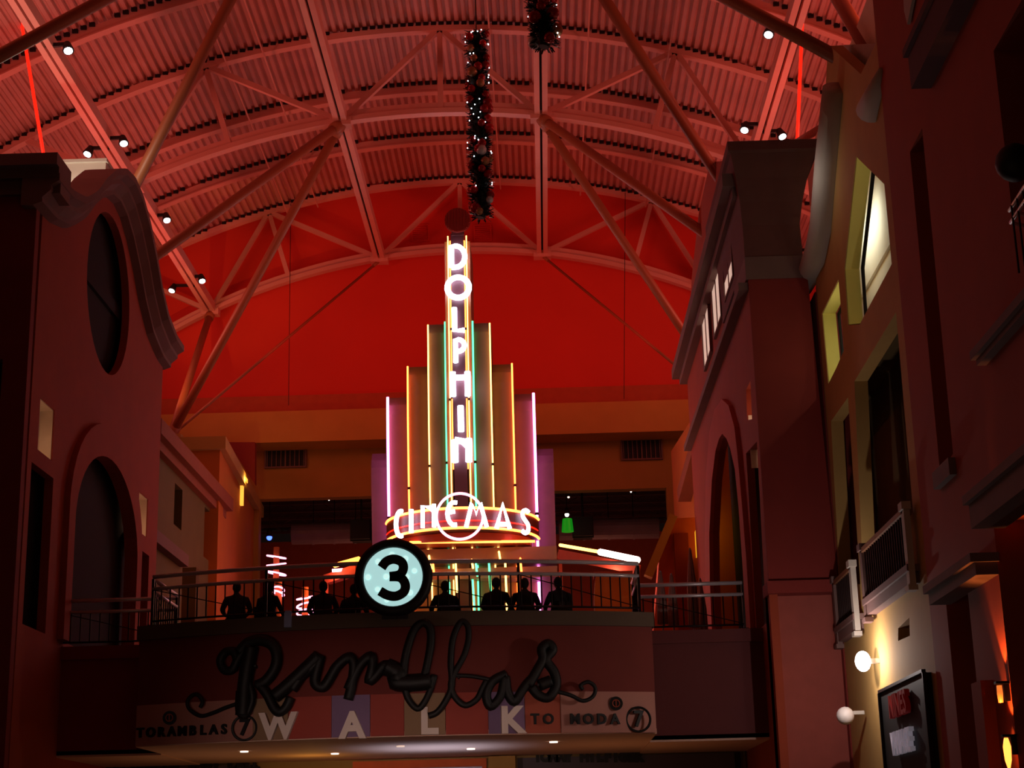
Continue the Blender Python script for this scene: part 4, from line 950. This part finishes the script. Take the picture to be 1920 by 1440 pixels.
for px, y0, y1, lb in ((1311, 975, 1040, 'nearer yellow lit wall slot behind the right arch'), (1323, 945, 1030, 'farther yellow lit wall slot beside the right arch')):
    a = ony(px, y0, 57.2); b = ony(px, y1, 57.2); bm = bmesh.new(); slab(bm, [(a.x - .12, b.z), (a.x + .12, b.z + .15), (a.x + .14, a.z - .25), (a.x + .05, a.z), (a.x - .12, a.z - .3)], [], 57.1, 57.9, 'y'); tag(finish('lit_slot_window', bm, neon('amber_slot', (245, 180, 40), .75)), lb, 'window')
# folded parasols by the right landing
M_cloth = mat('pale_cloth', (185, 150, 140), .9, 0, .2, 6)
for i, (px, lb) in enumerate(((1242, 'folded pale parasol farthest left behind the right landing rail'), (1262, 'folded pale parasol second from left behind the right landing rail'), (1300, 'taller folded pink parasol in the middle behind the right landing rail'), (1316, 'folded pale parasol next to the arch behind the right landing rail'))):
    Y = 46 + i * .5; p = ony(px, 1150, Y); t = thing('folded_parasol', lb, 'parasol', Vector((p.x, Y, ZF)), group='folded parasols')
    h = 3.0 if i == 2 else 2.2
    bm = bmesh.new(); tube(bm, [(p.x, Y, ZF), (p.x, Y, ZF + h)], .025, 8); finish('pole', local(bm, t), M_chrome, t)
    bm = bmesh.new()
    for k in range(6):
        a = k / 6 * 2 * PI; tube(bm, [(p.x + .1 * math.cos(a), Y + .1 * math.sin(a), ZF + .7), (p.x + .09 * math.cos(a + .3), Y + .09 * math.sin(a + .3), ZF + h * .6), (p.x + .02 * math.cos(a), Y + .02 * math.sin(a), ZF + h - .05)], [.06, .06, .02], 6)
    finish('canopy', local(bm, t), M_cloth, t, True)
    bm = bmesh.new(); tube(bm, [(p.x, Y, ZF), (p.x, Y, ZF + .12)], .2, 14); finish('base', local(bm, t), M_iron, t)
# stone pedestal under left railing post, small blue object
for px, py, lb in ((358, 1100, 'pale square post at the left end of the bridge railing'),):
    p = ony(355, 1120, 42.6); bm = bmesh.new(); box(bm, p.x - .18, p.x + .18, 42.5, 42.9, FZ - .06, ony(355, 1065, 42.6).z); box(bm, p.x - .26, p.x + .26, 42.4, 43, FZ - .06, FZ + .12); tag(finish('square_post', bm, M_ochre), lb, 'post')
p = ony(547, 1165, 38.0); bm = bmesh.new(); yq = by(p.x); box(bm, p.x - .08, p.x + .08, yq - .22, yq - .1, 6.68, 7.02); box(bm, p.x - .06, p.x + .06, yq - .2, yq + .1, 7.02, 7.06); tag(finish('junction_box', bm, mat('blue_grey_box', (140, 150, 190), .5)), 'small blue grey box on the bridge edge below the railing', 'box')

# ================================================================== PEOPLE (seated, seen from behind)
def skin_mesh(verts, edges, radii, name):
    me = bpy.data.meshes.new(name); me.from_pydata(verts, edges, []); o = bpy.data.objects.new(name, me); COL.objects.link(o)
    md = o.modifiers.new('s', 'SKIN'); md.use_smooth_shade = True
    for v, r in zip(me.skin_vertices[0].data, radii): v.radius = (r, r) if not isinstance(r, tuple) else r
    me.skin_vertices[0].data[0].use_root = True
    o.modifiers.new('u', 'SUBSURF').levels = 1
    bpy.context.view_layer.update()
    m2 = bpy.data.meshes.new_from_object(o.evaluated_get(bpy.context.evaluated_depsgraph_get()))
    bpy.data.objects.remove(o); return m2
CL = [mat('dark_cloth_%d' % i, c, .9, 0, .15, 8) for i, c in enumerate(((40, 18, 18), (18, 16, 22), (26, 14, 12), (16, 20, 22)))]
M_skin = mat('skin', (150, 95, 75), .6); M_hair = mat('black_hair', (14, 9, 8), .8, 0, .2, 20)
def person(px, py, Y, rz, label, cloth, lean=0.05, armup=.0, seat=.46):
    """px,py: top of head in the photo"""
    b = ony(px, py, Y); loc = Vector((b.x, Y, ZF))
    H = b.z - ZF
    sc = max(.85, min(1.2, H / 1.30))
    V = [(0, 0, .50), (0, lean * .5, .70), (0, lean, .92), (0, lean + .02, 1.03), (0, lean + .05, 1.13),      # pelvis..neck..head base
         (.17, lean, .95), (.25, lean + .05, .70), (.16, lean + .28, .60 + armup), (-.17, lean, .95), (-.25, lean + .05, .70), (-.16, lean + .28, .60 + armup),
         (.11, .1, .50), (.14, .48, .50), (.14, .50, .10), (.14, .60, .05), (-.11, .1, .50), (-.14, .48, .50), (-.14, .50, .10), (-.14, .60, .05)]
    Ed = [(0, 1), (1, 2), (2, 3), (3, 4), (2, 5), (5, 6), (6, 7), (2, 8), (8, 9), (9, 10), (0, 11), (11, 12), (12, 13), (13, 14), (0, 15), (15, 16), (16, 17), (17, 18)]
    Rr = [(.17, .13), (.15, .11), (.16, .1), .055, .05, .07, .05, .032, .07, .05, .032, .09, .07, .045, .04, .09, .07, .045, .04]
    me = skin_mesh([tuple(c * sc for c in v) for v in V], Ed, [tuple(q * sc for q in r) if isinstance(r, tuple) else r * sc for r in Rr], 'body')
    me.materials.append(cloth)
    t = thing('person', label, 'person', loc)
    t.rotation_euler = (0, 0, rz)
    o = bpy.data.objects.new('body', me); COL.objects.link(o); o.parent = t; o.scale = (1.25, 1.1, 1)
    bm = bmesh.new(); hc = Vector((0, lean + .07, 1.2)) * sc
    ball(bm, hc, .1 * sc, 14, (.82, .98, 1.2)); ball(bm, hc + Vector((0, .1, -.01)) * sc, .018 * sc, 6, (.8, 1.2, 1.3))
    for s in (-1, 1): ball(bm, hc + Vector((s * .083, 0, -.01)) * sc, .022 * sc, 6, (.5, .9, 1.3)); ball(bm, hc + Vector((s * .033, .088, .015)) * sc, .012 * sc, 6)
    tube(bm, [hc + Vector((-.025, .094, -.05)) * sc, hc + Vector((.025, .094, -.05)) * sc], .006 * sc, 5)
    finish('head', bm, M_skin, t, True)
    bm = bmesh.new(); ball(bm, hc + Vector((0, -.018, .02)) * sc, .108 * sc, 14, (.88, .95, 1.15)); finish('hair', bm, M_hair, t, True)
    for s in (-1, 1):
        bm = bmesh.new(); hp = Vector((s * .16, lean + .3, .60 + armup)) * sc; ball(bm, hp + Vector((0, .03, 0)), .035 * sc, 8, (.8, 1.2, .5))
        for k in range(4): tube(bm, [hp + Vector(((k - 1.5) * .016, .06, 0)) * sc, hp + Vector(((k - 1.5) * .018, .1, -.008)) * sc, hp + Vector(((k - 1.5) * .018, .12, -.028)) * sc], .008 * sc, 5)
        tube(bm, [hp + Vector((-s * .025, .02, 0)) * sc, hp + Vector((-s * .045, .055, -.005)) * sc], .009 * sc, 5); finish('hand', bm, M_skin, t, True)
    # stool under the person
    c = thing('cafe_chair', 'dark cafe chair of the ' + ' '.join(label.split()[:11]), 'chair', loc); c.rotation_euler = (0, 0, rz)
    bm = bmesh.new(); z = .38 * sc; box(bm, -.21, .21, -.2, .26, z - .04, z); finish('seat', bm, M_iron, c)
    for sx in (-.18, .18):
        for sy in (-.17, .22):
            bm = bmesh.new(); tube(bm, [(sx, sy, 0), (sx, sy, z - .02)], .017, 6); finish('leg', bm, M_iron, c)
    bm = bmesh.new(); box(bm, -.2, .2, -.24, -.2, z + .15, z + .45); box(bm, -.19, -.16, -.23, -.2, z - .03, z + .2); box(bm, .16, .19, -.23, -.2, z - .03, z + .2); finish('backrest', bm, M_iron, c)
PE = [(445, 1093, 41.9, .25, 'person in dark red shirt seated at the left of the railing', 0), (500, 1093, 42.1, -.5, 'person in black seated beside the pink neon post', 1),
      (606, 1084, 42.4, .1, 'person with broad dark back seated left of the round sign', 2), (660, 1097, 42.9, -.3, 'person in dark clothes partly behind the round sign', 3),
      (836, 1075, 42.9, .3, 'person in black seated just right of the round sign', 1), (928, 1084, 42.6, -.2, 'person in dark clothes seated below the green neon', 3),
      (984, 1078, 42.8, .1, 'person with tall dark outline seated left of the violet neon', 2), (1050, 1076, 42.8, .5, 'person in black seated right of the violet neon', 1)]
for px, py, Y, rz, lb, c in PE: person(px, py, Y, rz, lb, CL[c])

# ================================================================== STRUTS, NEON RODS, SPOTS
def strut(a, b, r, lb, m=M_strut):
    a = Vector(a); b = Vector(b); t = thing('roof_strut', lb, 'strut', a, group='tubular roof struts')
    bm = bmesh.new(); tube(bm, [a, b], r, 12); finish('tube', local(bm, t), m, t, True)
    d = (b - a).normalized()
    bm = bmesh.new(); tube(bm, [a, a + d * .5], r * 1.35, 12); finish('end_collar', local(bm, t), m, t, True)
    bm = bmesh.new(); tube(bm, [b - d * .5, b], r * 1.35, 12); finish('end_collar', local(bm, t), m, t, True)
def node(o, k): return (CX + o, ARCHY[k], bot(o) - .1)
SB = ony(320, 818, 64); SA = Vector((SB.x, 49, SB.z)); 
RBp = Vector((2 * CX - SB.x, 64, SB.z)); RAp = Vector((2 * CX - SB.x, 49, SB.z)); RCp = Vector((2 * CX - SB.x, 34.2, SB.z)); SC_ = Vector((SB.x, 34.2, SB.z))
strut(SB, node(-11.5, 0), .16, 'orange lit strut from the left support to the end truss outer joint')
strut(SB, node(-3.75, 3), .17, 'long strut from the left support to the second truss inner joint')
strut(SB, node(-3.75, 0), .06, 'thin strut from the left support to the end truss inner joint')
strut(SA, node(-3.75, 3), .17, 'strut rising behind the left gable to the second truss inner joint')
strut(SA, node(-3.75, 6), .17, 'strut rising behind the left gable towards the top edge of the photo')
strut(SC_, node(-3.75, 6), .17, 'strut crossing the top left corner of the photo')
strut(RBp, node(3.75, 3), .17, 'long strut from the second truss inner joint down to the right tower')
strut(RBp, node(3.75, 0), .06, 'thin strut from the end truss inner joint down to the right')
strut(RAp, node(3.75, 3), .17, 'strut from the second truss inner joint to behind the right tower')
strut(RAp, node(3.75, 6), .17, 'strut from the top edge down to behind the right tower')
strut(RCp, node(3.75, 6), .17, 'strut from the top edge to the mustard building roof')
strut(RCp, node(11.5, 6), .2, 'orange lit strut just above the mustard building roof')
strut(RCp, node(11.5, 3), .12, 'brown strut behind the near red wall at the top right')
for P_, lb in ((SB, 'brown support bracket under the left struts'), (RBp, 'support bracket hidden right of the tower')):
    bm = bmesh.new(); box(bm, P_.x - .5, P_.x + .5, P_.y - .4, P_.y + .4, P_.z - .6, P_.z); tag(finish('strut_support', bm, M_ochre), lb, 'support')
light('SPOT', SB + Vector((-.2, -1.2, .3)), 500, (1, .42, .12), SB + Vector((.0, 1.5, 3.5)), .02, spot=50)
light('SPOT', RCp + Vector((.3, -1.5, -.3)), 300, (1, .42, .12), RCp + Vector((0, 2, 3)), .02, spot=50)
for a, b, lb in (((38, 28), (82, 292), 'glowing red neon rod at the upper left of the roof'), ((1507, -20), (1494, 283), 'glowing red neon rod at the upper right of the roof')):
    A, B = ony(*a, 50), ony(*b, 50); t = thing('red_neon_rod', lb, 'neon light', B, group='red neon rods')
    bm = bmesh.new(); tube(bm, [A, B], .055, 8); finish('tube', local(bm, t), N['red'], t, True)
    bm = bmesh.new(); tube(bm, [B, B - (A - B).normalized() * 3], .06, 8); finish('mount', local(bm, t), M_iron, t)
# spotlights along the outer beams
def spot(px, py, side, o, lb, dirn):
    # on the beam at offset o : find Y where the beam projects nearest to this height
    zc_ = bot(o) + .0; p = onz(px, py, zc_ - .25)
    t = thing('beam_spotlight', lb, 'lamp', p, group='spotlights on the outer roof beams')
    bm = bmesh.new(); d = Vector((dirn * .25, -.35, -.9)).normalized(); tube(bm, [p - d * .35, p - d * .05, p], [.1, .17, .18], 14); finish('head', local(bm, t), M_black, t, True)
    bm = bmesh.new(); tube(bm, [p - d * .02, p + d * .03], .13, 14); finish('lens', local(bm, t), neon('spot_lens', (255, 250, 250), 9), t, True)
    bm = bmesh.new(); bx_ = CX + o; q = p - d * .3; e = Vector((bx_, q.y, zc_ + .0)); bar(bm, q, e if (e - q).length < 1.6 else q + (e - q).normalized() * 1.6, .09, .12); finish('arm', local(bm, t), M_black, t)
for a in ((128, 95, 'left spotlight highest up by the left red rod', 1), (152, 122, None, 1), (232, 269, 'left spotlight above the gable, right of the beam', 1), (164, 289, 'left spotlight touching the gable top, left of the beam', -1), (313, 413, 'left spotlight beside the curved cornice, right of the beam', 1), (379, 527, 'lowest left spotlight, right of the beam end', 1), (322, 545, 'lowest left spotlight, left of the beam end', -1)):
    if a[2]: spot(a[0], a[1], -1, -11.5, a[2], a[3])
for a in ((1441, 65, 'right spotlight highest up, left of the beam', -1), (1518, 84, 'right spotlight highest up, right of the red rod', 1), (1396, 244, 'right spotlight above the tower, left of the beam', -1), (1467, 256, 'right spotlight above the tower, right of the beam', 1)):
    spot(a[0], a[1], 1, 11.5, a[2], a[3])
for a, y1, lb in ((545, 760, 'thin black cable hanging before the end wall on the left'), (1174, 748, 'thin black cable hanging before the end wall on the right')):
    p = ony(a, 400, 71); q = ony(a - 4, y1, 71); bm = bmesh.new(); tube(bm, [(p.x, 71, top(p.x - CX)), q], .015, 5); tag(finish('hanging_cable', bm, M_black), lb, 'cable', 'black hanging cables')

# ================================================================== GARLANDS
M_leaf = mat('dark_fir', (22, 30, 22), .6, 0, .3, 9); M_leaf2 = mat('black_tinsel', (28, 24, 28), .3, .5, .2, 9)
BAUB = [mat('red_bauble', (200, 26, 32), .22, .2, .05), mat('silver_bauble', (225, 215, 220), .3, .2, .05), mat('maroon_bauble', (170, 22, 28), .25, .2, .05), mat('gold_bauble', (190, 130, 90), .3, .2, .05)]
def garland(pt, pb, Y, R, lb, nb, seed, top_pull=(0, 0)):
    rnd = random.Random(seed)
    a = ony(*pt, Y); b = ony(*pb, Y); L = (a - b).length; ax = (b - a).normalized(); u = ax.cross(Vector((0, 1, 0))).normalized(); w = ax.cross(u).normalized()
    t = thing('hanging_garland', lb, 'garland', a, group='hanging holiday garlands')
    bm = bmesh.new(); n = int(L / .25); tube(bm, [a.lerp(b, i / n) + u * rnd.uniform(-.05, .05) for i in range(n + 1)], [R * .62 * (0.6 if i in (0, n) else rnd.uniform(.85, 1.1)) for i in range(n + 1)], 10); finish('core', local(bm, t), M_leaf, t)
    bm = bmesh.new()
    for i in range(int(L * 520)):
        s = rnd.random(); ang = rnd.uniform(0, 2 * PI); d = u * math.cos(ang) + w * math.sin(ang); e = ax * rnd.uniform(-.6, .7)
        c = a.lerp(b, s) + d * R * rnd.uniform(.45, .75); tip = c + (d + e).normalized() * rnd.uniform(.08, .17) * (R / .3); side = (d.cross(ax) + Vector((rnd.uniform(-.5, .5), rnd.uniform(-.5, .5), rnd.uniform(-.5, .5)))).normalized() * .028
        v = [bm.verts.new(p) for p in (c - side, c + side, tip + side * .4, tip - side * .4)]; f = bm.faces.new(v); f.material_index = rnd.random() < .3
    finish('foliage', local(bm, t), [M_leaf, M_leaf2], t, kind='stuff')
    mesh = {}
    for i in range(nb):
        s = (i + rnd.uniform(.1, .9)) / nb; ang = rnd.uniform(-PI * .95, -.05) if rnd.random() < .8 else rnd.uniform(0, PI)
        d = u * math.cos(ang) + Vector((0, 1, 0)) * math.sin(ang); r = R * rnd.choice((.38, .46, .33)); k = rnd.choice((0, 0, 2, 2, 2, 1, 3))
        key = (k, round(r, 3))
        if key not in mesh:
            bm = bmesh.new(); ball(bm, Vector((0, 0, 0)), r, 14); tube(bm, [(0, 0, r * .9), (0, 0, r * 1.15)], r * .2, 8); o = finish('bauble', bm, BAUB[k], t, True); mesh[key] = o.data
        else: o = bpy.data.objects.new('bauble', mesh[key]); COL.objects.link(o); o.parent = t
        o.location = a.lerp(b, s) + d * R * .85 - t.location
        o['label'] = ('red', 'silver', 'maroon', 'gold')[k] + ' bauble'
    for i in range(int(L * 8)):
        s = rnd.random(); ang = rnd.uniform(-PI, 0); d = u * math.cos(ang) + Vector((0, 1, 0)) * math.sin(ang)
        if 'bulb' not in mesh:
            bm = bmesh.new(); ball(bm, Vector((0, 0, 0)), .017, 6); o = finish('light_bulb', bm, neon('fairy_bulb', (235, 245, 255), 5), t, True); mesh['bulb'] = o.data
        else: o = bpy.data.objects.new('light_bulb', mesh['bulb']); COL.objects.link(o); o.parent = t
        o.location = a.lerp(b, s) + d * R * 1.02 - t.location
    bm = bmesh.new(); tube(bm, [a, Vector((a.x, a.y, 31))], .015, 5); finish('cable', local(bm, t), M_black, t)
garland((893, 62), (903, 408), 40, .31, 'long dark holiday garland hanging in front of the sign tower', 44, 3)
garland((1009, -60), (1022, 88), 33, .33, 'shorter dark garland cut off by the top edge of the photo', 12, 8)
